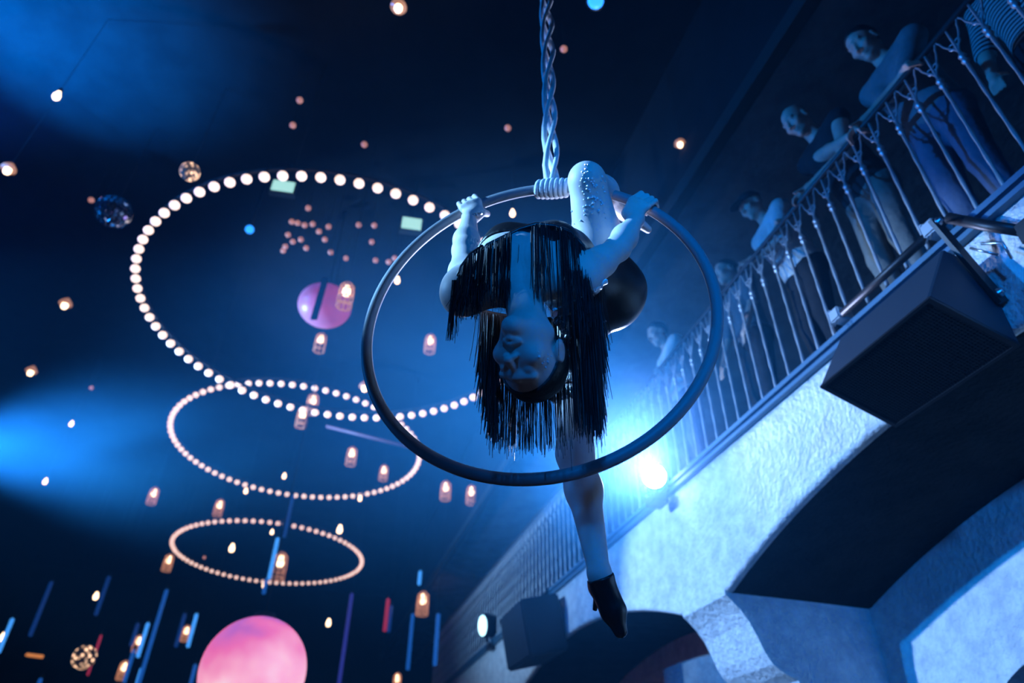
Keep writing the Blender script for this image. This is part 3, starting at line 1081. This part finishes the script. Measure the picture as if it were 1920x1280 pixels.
# yoke strap on the near end, with its pivot bolt
bm = bmesh.new()
pa, pb = np.array([2.44, 1.80]), np.array([2.30, 2.16])
dd = (pb - pa) / np.linalg.norm(pb - pa); pe = np.array([-dd[1], dd[0]]) * .026
for (ua, ub) in ((U0 - .030, U0 - .012),):
    q = []
    for u_ in (ua, ub):
        for c in (pa - dd * .04 - pe, pa - dd * .04 + pe, pb + dd * .02 + pe, pb + dd * .02 - pe):
            q.append(B(u_, c[0], c[1]) - SL)
    bm_box(bm, q)
link_bm('yoke_strap', bm, M['black_metal'], spk)
R3 = align_z(-U)
for nm, cpt in (('pivot_bolt', pa), ('pivot_bolt', pb)):
    link_mesh(nm, *xf(lathe([(.020, 0), (.020, .008), (.012, .010), (.012, .020), (.005, .022)], 10), R3, B(U0 - .030, cpt[0], cpt[1]) - SL), M['steel'], spk, True)
# crossbar resting along the foot of the railing with two clamps, and the short arm toward the wall
vf = merge(tube([B(1.50, 2.40, 2.235) - SL, B(2.24, 2.40, 2.235) - SL], .021, 12))
link_mesh('crossbar', *vf, M['black_metal'], spk, True)
for u_ in (1.57, 2.22):
    bm = bmesh.new()
    bm_obox(bm, B(u_, 2.42, 2.245) - SL, U * .036, N * .050, np.array([0, 0, .036]))
    bm_obox(bm, B(u_ + .03, 2.40, 2.285) - SL, U * .012, N * .026, np.array([0, 0, .012]))
    bmesh.ops.bevel(bm, geom=bm.edges[:], offset=.008, segments=2, affect='EDGES')
    c = link_bm('clamp', bm, M['grey_paint'], spk)
    lp = []
    for k in (-1, 1):
        lp.append(tube([B(u_ - .012 * k, 2.37, 2.20) - SL, B(u_ - .012 * k, 2.355, 2.175) - SL, B(u_ - .012 * k + .012, 2.355, 2.165) - SL], .004, 6))
    link_mesh('clamp_screw', *merge(*lp), M['steel'], c)
vf = tube([B(1.47, 2.38, 2.21) - SL, B(1.36, 2.40, 2.06) - SL, B(1.27, 2.43, 1.95) - SL], .024, 12)
link_mesh('side_arm', *vf, M['black_metal'], spk, True)
bm = bmesh.new(); bm_obox(bm, B(1.25, 2.43, 1.93) - SL, U * .035, N * .03, np.array([0, 0, .05])); bmesh.ops.bevel(bm, geom=bm.edges[:], offset=.008, segments=2, affect='EDGES')
link_bm('arm_foot', bm, M['black_metal'], spk)
vf = merge(tube([B(1.38, 2.34, 1.96) - SL, B(1.33, 2.38, 1.93) - SL, B(1.34, 2.40, 1.86) - SL], .006, 6), tube([B(1.42, 2.33, 1.97) - SL, B(1.36, 2.37, 1.89) - SL], .005, 6))
link_mesh('shackle', *vf, M['steel'], spk, True)

# second, far speaker hanging under the balcony
sp2 = empty('far_loudspeaker', B(7.0, 2.26, 1.75))
tag(sp2, 'dark loudspeaker hanging far along the balcony beyond the foot', 'loudspeaker')
S2 = np.array(sp2.location)
bm = bmesh.new()
bm_obox(bm, (0, 0, 0), U * .38, N * .2 + np.array([0, 0, .05]), np.array([0, 0, .26]) - N * .05)
bmesh.ops.bevel(bm, geom=bm.edges[:], offset=.02, segments=2, affect='EDGES')
link_bm('cabinet', bm, M['cab'], sp2)
link_mesh('hanger', *tube([(0, 0, .2), B(7.0, 2.44, 2.2) - S2], .02, 8), M['black_metal'], sp2)


# ================================================================== aerial hoop, rope and performer
HC = np.array([0.063, 1.532, 1.223 + ZC])
PSI, TILT = math.radians(-11.4), math.radians(-2.1)
HE1 = np.array([math.cos(PSI), math.sin(PSI), 0])
HN = np.array([-math.sin(PSI), math.cos(PSI), 0])
HE2 = np.array([0, 0, 1.0]) * math.cos(TILT) + HN * math.sin(TILT)
HR = 0.5
HT = 0.0165


def hoop_pt(a):
    return HC + HR * (math.cos(a) * HE1 + math.sin(a) * HE2)


def hoop_tan(a):
    return -math.sin(a) * HE1 + math.cos(a) * HE2


def project(p):
    q = np.asarray(p) - CAM
    d = q @ FW
    return 960 + FPX * (q @ RT) / d, 640 - FPX * (q @ UP) / d, d


def hoop_at(px, py):
    return min(np.linspace(0, 2 * math.pi, 1441), key=lambda a: (project(hoop_pt(a))[0] - px) ** 2 + (project(hoop_pt(a))[1] - py) ** 2)


hoop = empty('aerial_hoop', HC)
tag(hoop, 'taped steel aerial hoop the upside-down performer hangs from', 'hoop')
link_mesh('ring', *tube([hoop_pt(a) - HC for a in np.linspace(0, 2 * math.pi, 161)[:-1]], HT, 16, closed=True), M['hoop'], hoop, True)
AK = hoop_at(1036, 358)
kp = hoop_pt(AK)
kt = hoop_tan(AK)
wraps = []
for i in range(7):
    c = kp + kt * (-.045 + .015 * i) - HC
    rr = HT + .006 + .004 * math.sin(math.pi * (i + .5) / 7)
    e = np.cross(kt, [0, 0, 1.0]); e /= np.linalg.norm(e); f = np.cross(kt, e)
    wraps.append(tube([c + rr * (math.cos(a) * e + math.sin(a) * f) + kt * .004 * math.sin(a) for a in np.linspace(0, 2 * math.pi, 17)[:-1]], .0085, 8, closed=True))
link_mesh('binding', *merge(*wraps), M['rope'], hoop, True)

rope = empty('hanging_rope', kp)
tag(rope, 'twisted pale cotton rope holding up the aerial hoop', 'rope')
Ztop = ZCEIL + ZC - kp[2]
for s_ in range(3):
    pth, rad = [], []
    for t in np.linspace(0, 1, 90):
        z = .012 + (Ztop - .012) * t
        a = 2 * math.pi * (z / .60) + s_ * 2.094
        amp = .012 + .010 * min(1, z / .12) * (0.7 + 0.3 * math.sin(z * 7 + s_))
        pth.append((amp * math.cos(a), amp * math.sin(a), z))
        rad.append(.0105 + .003 * math.sin(z * 11 + s_ * 2))
    link_mesh('strand', *tube(pth, rad, 8), M['rope'], rope, True)

# ---- the performer
aL, aR = hoop_at(880, 386), hoop_at(1207, 388)
hL, hR = hoop_pt(aL), hoop_pt(aR)
sL, sR = V(868, 552, 1.76), V(1088, 522, 1.77)
eL, eR = V(872, 470, 1.99), V(1158, 466, 1.95)


def toward(a, b, dist):
    v = np.asarray(b) - np.asarray(a)
    return a + v / np.linalg.norm(v) * dist


wL, wR = toward(hL, eL, .078), toward(hR, eR, .078)
NB = V(974, 535, 1.75)
UC, RB, WA, PE = V(985, 490, 1.84), V(1020, 495, 1.96), V(1072, 520, 2.08), V(1118, 548, 2.19)
sd = (sR - sL) / np.linalg.norm(sR - sL)


def camvec(r, u, d):
    v = r * RT + u * UP + d * FW
    return v / np.linalg.norm(v)


Hh = camvec(.12, -.92, .30)
Ff = camvec(-.47, -.20, -.85)
Ff = Ff - Hh * (Ff @ Hh); Ff /= np.linalg.norm(Ff)
Xx = np.cross(Ff, Hh)
HO = V(994, 667, 1.62)
hp, HLoc = head_prims(HO, np.stack([Xx, Ff, Hh], 1), 0.98)
torso = []
for q in (-1, 1):
    o_ = sd * q
    torso += [cone(UC + o_ * .055, RB + o_ * .050, .078, .085, .04), cone(RB + o_ * .050, WA + o_ * .035, .085, .070, .04), cone(WA + o_ * .035, PE + o_ * .06, .070, .095, .04)]
torso += [ell(V(952, 462, 1.86), (.058, .058, .058), None, .03), ell(V(1040, 458, 1.88), (.058, .058, .058), None, .03)]
pelv = [ell(V(1132, 556, 2.20), (.098, .098, .098), None, .04)]
HLp, KL, AL = V(1084, 618, 2.18), V(1078, 850, 1.94), V(1124, 1075, 1.74)
cf = KL + (AL - KL) * .33 + camvec(.35, 0, .9) * .012
HRp, KR, AR = V(1142, 562, 2.19), V(1100, 338, 2.08), V(1172, 398, 2.42)
thighL = [cone(HLp, HLp + (KL - HLp) * .55, .084, .063, .03), cone(HLp + (KL - HLp) * .55, KL, .063, .049, .03)]
thighR = [cone(HRp, HRp + (KR - HRp) * .5, .088, .078, .03), cone(HRp + (KR - HRp) * .5, KR, .078, .053, .03)]
shinL = [cone(KL, cf, .049, .047, .03), cone(cf, AL, .047, .027, .03)]
shinR = [cone(KR, KR + (AR - KR) * .35, .052, .050, .02), cone(KR + (AR - KR) * .35, AR, .050, .030, .03)]
BL, TL, HLL = V(1150, 1145, 1.72), V(1163, 1182, 1.70), V(1126, 1098, 1.76)
footL = [cone(AL, HLL, .027, .024, .015), cone(HLL, BL, .023, .024, .015), cone(AL, BL, .026, .024, .015), cone(BL, TL, .023, .012, .01)]
FR = AR + (V(1215, 430, 2.5) - AR)
footR = [cone(AR, FR, .028, .014, .015)]
arms = [cone(sL, toward(sL, eL, .13), .050, .040, .03), cone(toward(sL, eL, .13), eL, .040, .034, .02), cone(eL, toward(eL, wL, .07), .036, .037, .02), cone(toward(eL, wL, .07), wL, .037, .0225, .02),
        cone(sR, toward(sR, eR, .13), .050, .040, .03), cone(toward(sR, eR, .13), eR, .040, .034, .02), cone(eR, toward(eR, wR, .06), .035, .036, .02), cone(toward(eR, wR, .06), wR, .036, .0225, .02)]
girdle = [cone(sL, NB + sd * -.03, .048, .045, .04), cone(sR, NB + sd * .03, .048, .045, .04), cone(sL + (UC - NB) * .3, UC, .05, .07, .05), cone(sR + (UC - NB) * .3, UC, .05, .07, .05)]
neck = [cone(NB, HLoc(0, -.012, -.075), .047, .046, .03), cone(UC, NB, .07, .05, .04)]


def palm_side(c, t, wr):
    wv = wr - c
    wv = wv - t * (wv @ t) / (t @ t)
    return 1 if np.cross(t, wv) @ FW < 0 else -1      # the back of the hand faces the viewer


hands = hand_prims(hL, -hoop_tan(aL), wL, HT, palm_side(hL, -hoop_tan(aL), wL)) + hand_prims(hR, hoop_tan(aR), wR, HT, palm_side(hR, hoop_tan(aR), wR))
allp = torso + pelv + girdle + neck + thighL + thighR + shinL + shinR + footL + footR + arms + hp + hands
per = organic('person', allp, 0.0042, M['skin'])
tag(per, 'performer in black fringe hanging upside down, head back, both hands on the aerial hoop', 'person')
BV = BVHTree.FromPolygons([v.co for v in per.data.vertices], [tuple(p.vertices) for p in per.data.polygons])

# hair
hr = organic('hair', [ell(HLoc(0, -.020, .030), np.array([.078, .098, .091]), np.stack([Xx, Ff, Hh], 1)), ell(HLoc(0, -.075, .09), np.array([.045, .045, .04]), np.stack([Xx, Ff, Hh], 1), .02)], 0.005, M['hair'], per,
             clips=[lambda X: (X - HO) @ Ff - 1.0 * ((X - HO) @ Hh - .055) - .052])
# costume
spd = (RB - NB) / np.linalg.norm(RB - NB)
bod = organic('leotard', torso + pelv + [cone(UC, RB, .08, .09, .04), cone(HRp, HRp + (KR - HRp) * .22, .088, .084, .03), cone(HLp, HLp + (KL - HLp) * .12, .084, .078, .03)], 0.006, M['leotard'], per, infl=.007,
              clips=[lambda X: -((X - UC) @ spd) - .035])
tdir = (KL - HLp) / np.linalg.norm(KL - HLp)
tl = float(np.linalg.norm(KL - HLp))
hem = organic('sequin_hem', thighL, 0.005, M['silver'], per, infl=.010, clips=[lambda X: np.abs((X - HLp) @ tdir - tl * .50) - .020])
sho = organic('shoe', footL, 0.0045, M['shoe'], per, infl=.006, clips=[lambda X: -((X - AL) @ (BL - AL) / np.linalg.norm(BL - AL)) + .008])
tag(sho, 'black shoe on the pointed hanging foot')
link_mesh('shoe_heel', *tube([HLL + (HLL - BL) * .12, HLL + (HLL - BL) * .2 + camvec(-.1, -.9, 0) * .075], [.013, .006], 8), M['shoe'], per, True)


def trim_path(name, pts, r, flat=1.0):
    P = [V(*p) for p in pts]
    Q = []
    for a, b in zip(P[:-1], P[1:]):
        for t in np.linspace(0, 1, 6)[:-1]:
            Q.append(a + (b - a) * t + rng.normal(0, r * .18, 3))
    Q.append(P[-1])
    rad = [r * (0.8 + .4 * rng.random()) for _ in Q]
    return link_mesh(name, *tube(Q, rad, 7), M['silver'], per, False)


trim_path('sequin_strap', [(1031, 572, 1.735), (1036, 581, 1.735), (1050, 577, 1.735), (1078, 563, 1.74), (1104, 549, 1.74)], .004)
trim_path('sequin_strap', [(1101, 549, 1.735), (1118, 541, 1.74), (1136, 527, 1.76)], .0075)
trim_path('sequin_ribbon', [(1040, 590, 1.78), (1056, 616, 1.79), (1066, 650, 1.80), (1072, 680, 1.80), (1080, 712, 1.80), (1084, 738, 1.80)], .011)
trim_path('sequin_ribbon', [(1086, 738, 1.80), (1066, 734, 1.80), (1046, 741, 1.80), (1032, 751, 1.80)], .015)
trim_path('sequin_trim', [(1098, 612, 2.09), (1118, 608, 2.10), (1140, 598, 2.12), (1158, 582, 2.14)], .006)
trim_path('bracelet', [(878, 404, 2.16), (888, 403, 2.155), (898, 401, 2.155), (906, 398, 2.16)], .005)

# rhinestones on the raised thigh and on the cheek
oc_v, oc_f = sphere(.0032, 6, 4)
stones = []
for i in range(90):
    if i < 60:
        px = rng.choice([1103, 1117, 1110, 1095, 1130]) + rng.normal(0, 3.0)
        py = 303 + 100 * rng.random()
    elif i < 80:
        px, py = 1068 + 70 * rng.random(), 330 + 110 * rng.random()
    else:
        px, py = 1008 + 32 * rng.random(), 640 + 50 * rng.random()
    dr = Vector(tuple(V(px, py, 1) - CAM)).normalized()
    hit = BV.ray_cast(Vector(tuple(CAM)), dr, 6)
    if hit[0] is not None:
        s_ = .5 + .8 * rng.random()
        stones.append(([np.asarray(v) * s_ + np.array(hit[0]) + np.array(hit[1]) * .001 for v in oc_v], oc_f))
st = link_mesh('rhinestones', *merge(*stones), M['stone'], per)
tag(st, kind='stuff')

# fringe: hundreds of fine strands hanging plumb
fv, ff = [], []


def strand(p, L, r=.0011, sway=.006):
    n = 5
    ang = rng.random() * 6.28
    dx, dy = rng.normal(0, sway, 2)
    base = len(fv)
    for i in range(n):
        t = i / (n - 1)
        c = p + np.array([dx * t * t, dy * t * t, -L * t])
        rr = r * (1 - .35 * t)
        for k in range(3):
            a = ang + 2.094 * k
            fv.append(c + np.array([rr * math.cos(a), rr * math.sin(a), 0]))
    for i in range(n - 1):
        for k in range(3):
            l = (k + 1) % 3
            ff.append((base + i * 3 + k, base + i * 3 + l, base + i * 3 + 3 + l, base + i * 3 + 3 + k))


def interp(pts, t):
    s_ = t * (len(pts) - 1)
    i = min(int(s_), len(pts) - 2)
    f = s_ - i
    return [a + (b - a) * f for a, b in zip(pts[i], pts[i + 1])]


def drop_len(px, py, d, ybot):
    """length of a plumb strand from the start point down to where it is seen at row ybot"""
    p = V(px, py, d)
    lo, hi = 0.0, 1.2
    for _ in range(24):
        mid = (lo + hi) / 2
        if project(p - np.array([0, 0, mid]))[1] < ybot:
            lo = mid
        else:
            hi = mid
    return lo


# chest fringe
CH = [(898, 482, 1.76), (915, 460, 1.77), (945, 445, 1.78), (975, 430, 1.79), (1005, 421, 1.79), (1040, 424, 1.79), (1070, 436, 1.79), (1092, 462, 1.79), (1102, 480, 1.79)]
for i in range(520):
    px, py, d = interp(CH, rng.random())
    gap = (958 < px < 996) or (1030 < px < 1048)
    if gap and rng.random() < .86:
        continue
    if px < 958:
        yb = 545 + 25 * (px - 900) / 58 + rng.normal(0, 14)
    elif px < 1030:
        yb = 560 + rng.normal(0, 22)
    else:
        yb = 590 + rng.normal(0, 28)
    strand(V(px, py + rng.normal(0, 3), d - .01 + rng.normal(0, .012)), drop_len(px, py, d, yb), .0010)
# sleeve fringe on the arm at left
SLV = [(905, 462, 1.78), (882, 478, 1.76), (866, 500, 1.74), (856, 525, 1.72)]
for i in range(170):
    px, py, d = interp(SLV, rng.random())
    yb = 560 + 40 * rng.random() if px > 866 else 575 + 60 * rng.random() ** 2
    strand(V(px, py, d - .01 + rng.normal(0, .012)), drop_len(px, py, d, yb), .0010, .009)
for i in range(26):
    px = 853 + rng.normal(0, 2.0)
    strand(V(px, 525, 1.70), drop_len(px, 525, 1.70, 628 + rng.normal(0, 8)), .0013, .005)


# long back fringe behind the head
def ybot(px):
    X = [902, 912, 922, 935, 946, 1000, 1060, 1072, 1085, 1100, 1110, 1118, 1124]
    Y = [690, 745, 795, 822, 833, 838, 828, 800, 800, 810, 770, 690, 650]
    return float(np.interp(px, X, Y))


for i in range(900):
    px = 903 + 220 * rng.random()
    py = 585 + 15 * math.sin((px - 903) / 220 * 3.14) if px < 1080 else 500 + 60 * rng.random()
    if 1000 < px < 1065 and rng.random() < .35:
        continue
    clump = .5 + .5 * math.sin(px * .55) * math.sin(px * .21 + 1)
    if 935 < px < 1065 and rng.random() > .35 + .65 * clump:
        continue
    if (px < 935 or px > 1082):
        for _ in range(2):
            q = px + rng.normal(0, 4)
            strand(V(q, py, 1.85 + rng.normal(0, .02)), drop_len(q, py, 1.85, ybot(q) + rng.normal(0, 16)), .0011, .008)
    strand(V(px, py, 1.85 + rng.normal(0, .02)), drop_len(px, py, 1.85, ybot(px) + rng.normal(0, 12)), .0010, .006)
fr = link_mesh('fringe', fv, ff, M['fringe'], per)
tag(fr, 'long black fringe hanging from shoulders and bodice', kind='stuff')
# shoulder yoke that carries the fringe
yk = [tube([V(*p) for p in CH], .007, 8), tube([V(*p) for p in SLV], .006, 8),
      tube([V(px, 585 + 15 * math.sin((px - 903) / 220 * 3.14) if px < 1080 else 585 - (px - 1080) * 2.0, 1.85) for px in range(900, 1125, 8)], .008, 8)]
link_mesh('fringe_band', *merge(*yk), M['leotard'], per, True)


# ================================================================== guests on the balcony
def guest(u, n, label, H=1.7, lean=.0, turn=0.0, hands=None, shirt='dark_shirt', trousers='dark_trousers', hair='hair', look=0.0, cap=False, sleeves=True, bald=False):
    """stands on the balcony floor facing the room; lean: radians forward; hands: two (u, n, z) points or None"""
    k = H / 1.7
    z0 = 2.202
    fwd = -N * math.cos(turn) + U * math.sin(turn)
    rgt = np.cross(fwd, [0, 0, 1.0])
    up = np.array([0, 0, 1.0])
    base = B(u, n, z0)
    hip = base + up * .92 * k
    td = up * math.cos(lean) + fwd * math.sin(lean)
    tf = fwd * math.cos(lean) - up * math.sin(lean)
    neckb = hip + td * .50 * k
    sh = [neckb - td * .03 * k + rgt * q * .175 * k for q in (-1, 1)]
    hp_ = [hip + rgt * q * .085 * k for q in (-1, 1)]
    kn = [base + rgt * q * .10 * k + up * .49 * k + fwd * .03 for q in (-1, 1)]
    an = [base + rgt * q * .11 * k + up * .085 * k - fwd * .02 for q in (-1, 1)]
    toe = [a + fwd * .19 * k + rgt * q * .03 - up * .045 * k for a, q in zip(an, (-1, 1))]
    legs, feet, arms_, fore = [], [], [], []
    for i in range(2):
        legs += [cone(hp_[i], kn[i], .085 * k, .058 * k, .03), cone(kn[i], an[i], .057 * k, .040 * k, .02)]
        feet += [cone(an[i], an[i] - up * .04 * k - fwd * .02, .040 * k, .036 * k, .02), cone(an[i] - up * .035 * k, toe[i], .040 * k, .030 * k, .02)]
        q = (-1, 1)[i]
        if hands:
            hd = B(*hands[i])
        else:
            hd = sh[i] + rgt * q * .06 - up * .52 * k + fwd * .12
        mid = (sh[i] + hd) / 2
        L_ = np.linalg.norm(hd - sh[i])
        h_ = math.sqrt(max(0.0, (.275 * k) ** 2 - (L_ / 2) ** 2)) if L_ < .55 * k else 0
        ov = -up * .7 - tf * .2 + rgt * q * .5
        ax = (hd - sh[i]) / L_
        ov = ov - ax * (ov @ ax); ov /= np.linalg.norm(ov)
        el = mid + ov * h_
        arms_ += [cone(sh[i], el, .050 * k, .038 * k, .03)]
        fd = (hd - el) / np.linalg.norm(hd - el)
        fore += [cone(el, hd, .038 * k, .025 * k, .02)]
        sd_ = np.cross(fd, up); sd_ /= (np.linalg.norm(sd_) + 1e-6)
        fore += [cone(hd, hd + fd * .07 * k, .026 * k, .026 * k, .015)]
        for j in range(4):
            b_ = hd + fd * .075 * k + sd_ * (j - 1.5) * .017 * k
            fore += [cone(b_, b_ + (fd * .9 - up * .35) * .035 * k, .0095 * k, .009 * k, .004), cone(b_ + (fd * .9 - up * .35) * .035 * k, b_ + (fd * .9 - up * .35) * .035 * k + (fd * .3 - up) * .03 * k, .009 * k, .008 * k, .004)]
        b_ = hd + fd * .03 * k - sd_ * .026 * k
        fore += [cone(b_, b_ + (fd - sd_ * .8 - up * .3) * .04 * k, .011 * k, .009 * k, .005)]
    tor = []
    for q in (-1, 1):
        tor += [cone(hip + rgt * q * .06, hip + td * .25 * k + rgt * q * .06, .10 * k, .085 * k, .04), cone(hip + td * .25 * k + rgt * q * .06, neckb - td * .10 * k + rgt * q * .075, .085 * k, .09 * k, .04)]
    tor += [cone(sh[0], sh[1], .055 * k, .055 * k, .04)]
    hd_up = up * math.cos(lean * .6 + look) + fwd * math.sin(lean * .6 + look)
    hd_f = np.cross(hd_up, rgt)
    hd_f = hd_f / np.linalg.norm(hd_f)
    if hd_f @ fwd < 0:
        hd_f = -hd_f
    R = np.stack([np.cross(hd_f, hd_up), hd_f, hd_up], 1)
    O = neckb + td * .075 * k + hd_up * .125 * k + hd_f * .015
    hpr, L = head_prims(O, R, k, detail=True)
    nk = [cone(neckb - td * .03, L(0, -.012, -.075), .055 * k, .048 * k, .03)]
    body = organic('person', tor + nk + hpr + legs + feet + arms_ + fore, .0085, M['skin2'])
    tag(body, label, 'person', 'guests along the balcony railing')
    organic('shirt', tor + (arms_ if sleeves else []), .013, M[shirt], body, infl=.014, clips=[lambda X: -((X - hip) @ td) - .02, lambda X: (X - neckb) @ td - .035])
    organic('trousers', legs + tor[:1] + tor[2:3], .013, M[trousers], body, infl=.012, clips=[lambda X: (X - hip) @ td - .03, lambda X: -((X - base) @ up) + .08])
    for i in range(2):
        organic('shoe', feet[2 * i:2 * i + 2], .012, M['shoe'], body, infl=.012, clips=[lambda X: (X - base) @ up - .11])
    if cap:
        c = organic('cap', [ell(L(0, -.015, .040), np.array([.080, .100, .085]) * k, R)], .009, M['dark_shirt'], body, clips=[lambda X: -((X - O) @ hd_up) + .028])
        organic('cap_peak', [ell(L(0, .105, .038), np.array([.062, .065, .010]) * k, R)], .006, M['dark_shirt'], c)
    elif not bald:
        organic('hair', [ell(L(0, -.022, .036), np.array([.080, .100, .090]) * k, R)], .010, M[hair], body, clips=[lambda X: (X - O) @ hd_f - .9 * ((X - O) @ hd_up - .07) - .045])
    return body


guest(2.06, 2.80, 'bald guest leaning far over the railing with a bare forearm along it', 1.72, .42, .12, [(2.20, 2.50, 3.25), (1.80, 2.50, 3.25)], 'dark_shirt', 'khaki', look=.35, bald=True, sleeves=False)
guest(1.54, 2.82, 'dark haired guest in a grey shirt looking down, nearest face above the railing', 1.76, .26, .1, [(1.70, 2.50, 3.25), (1.40, 2.50, 3.25)], 'grey_shirt', 'denim', look=.45)
guest(2.72, 2.80, 'guest in a dark cap and white shirt behind the railing', 1.62, .34, .2, [(2.86, 2.52, 3.25), (2.56, 2.52, 3.25)], 'white_shirt', 'dark_trousers', look=.25, cap=True)
guest(4.42, 2.85, 'guest in a pale top half lost in haze above the stage lamp', 1.70, .22, .2, [(4.60, 2.55, 3.25), (4.28, 2.52, 3.25)], 'white_shirt', 'denim', look=.3)
guest(3.55, 2.95, 'dim guest in grey between the capped one and the pale top', 1.72, .1, .2, None, 'grey_shirt', 'dark_trousers', look=.2)
guest(0.98, 2.95, 'guest in a striped top cut off at the upper right corner', 1.74, .05, 0, None, 'stripe_shirt', 'dark_trousers', look=.2)

# ================================================================== stage haze
def haze_mat(name, dens, g, noise=None, color=(0.05, 0.46, 1.0)):      # default tint puts the lamps' deep blue into the haze colour
    hz = mat(name, (1, 1, 1))
    nt = hz.node_tree
    nt.nodes.remove(nt.nodes['Principled BSDF'])
    v = nt.nodes.new('ShaderNodeVolumeScatter')
    v.inputs['Color'].default_value = (*color, 1)
    v.inputs['Density'].default_value = dens
    v.inputs['Anisotropy'].default_value = g
    nt.links.new(v.outputs[0], nt.nodes['Material Output'].inputs['Volume'])
    if noise:
        tc = [n for n in nt.nodes if n.type == 'TEX_COORD'][0]
        ln = nt.nodes.new('ShaderNodeVectorMath'); ln.operation = 'LENGTH'
        nt.links.new(tc.outputs['Object'], ln.inputs[0])
        mr = nt.nodes.new('ShaderNodeMapRange'); mr.interpolation_type = 'SMOOTHSTEP'
        mr.inputs['From Min'].default_value = 1.0
        mr.inputs['From Max'].default_value = 0.0
        nt.links.new(ln.outputs['Value'], mr.inputs['Value'])
        nz = nt.nodes.new('ShaderNodeTexNoise')
        nz.inputs['Scale'].default_value = noise[0]
        nz.inputs['Detail'].default_value = 2
        nt.links.new(tc.outputs['Object'], nz.inputs['Vector'])
        m2 = nt.nodes.new('ShaderNodeMapRange')
        m2.inputs['From Min'].default_value = noise[1]
        m2.inputs['From Max'].default_value = noise[2]
        m2.inputs['To Min'].default_value = 0.25
        m2.inputs['To Max'].default_value = 1.4
        nt.links.new(nz.outputs['Fac'], m2.inputs['Value'])
        a = nt.nodes.new('ShaderNodeMath'); a.operation = 'MULTIPLY'
        nt.links.new(mr.outputs[0], a.inputs[0]); nt.links.new(m2.outputs[0], a.inputs[1])
        b = nt.nodes.new('ShaderNodeMath'); b.operation = 'MULTIPLY'
        b.inputs[1].default_value = dens
        nt.links.new(a.outputs[0], b.inputs[0])
        nt.links.new(b.outputs[0], v.inputs['Density'])
    return hz


bm = bmesh.new(); bbox_unz(bm, -4.9, 21.9, -8.9, 5.35, ZF + .02, ZCEIL - .02)
o = link_bm('stage_haze', bm, haze_mat('thin_haze', 0.004, .2))
tag(o, 'thin blue-lit stage haze filling the whole hall', 'haze', kind='stuff')


def haze_bank(c, radii, dens, label, noise, color=(0.05, 0.46, 1.0)):
    o = link_mesh('haze_bank', *sphere(1.0, 24, 16), haze_mat('haze_bank', dens, .2, noise, color), None, True)
    o.matrix_world = Matrix([[RT[i] * radii[0], UP[i] * radii[1], -FW[i] * radii[2], c[i]] for i in range(3)] + [[0, 0, 0, 1]])
    tag(o, label, 'haze', kind='stuff')


haze_bank(V(960, 700, 5.2), (3.2, 1.9, 2.8), 0.13, 'blue haze bank drifting behind the aerial hoop', (1.3, .3, .7))
haze_bank(V(150, 860, 7.6), (3.6, 1.25, 1.8), 0.15, 'bright blue haze bank at the left edge', (1.6, .35, .65))
haze_bank(V(1200, 840, 4.3), (0.75, 0.70, 0.7), 0.085, 'small haze puff added to widen the glow of the blazing stage lamp', (1.5, .3, .7), (0.65, 0.72, 1.0))  # added puff, coloured whiter to broaden the lamp's glow
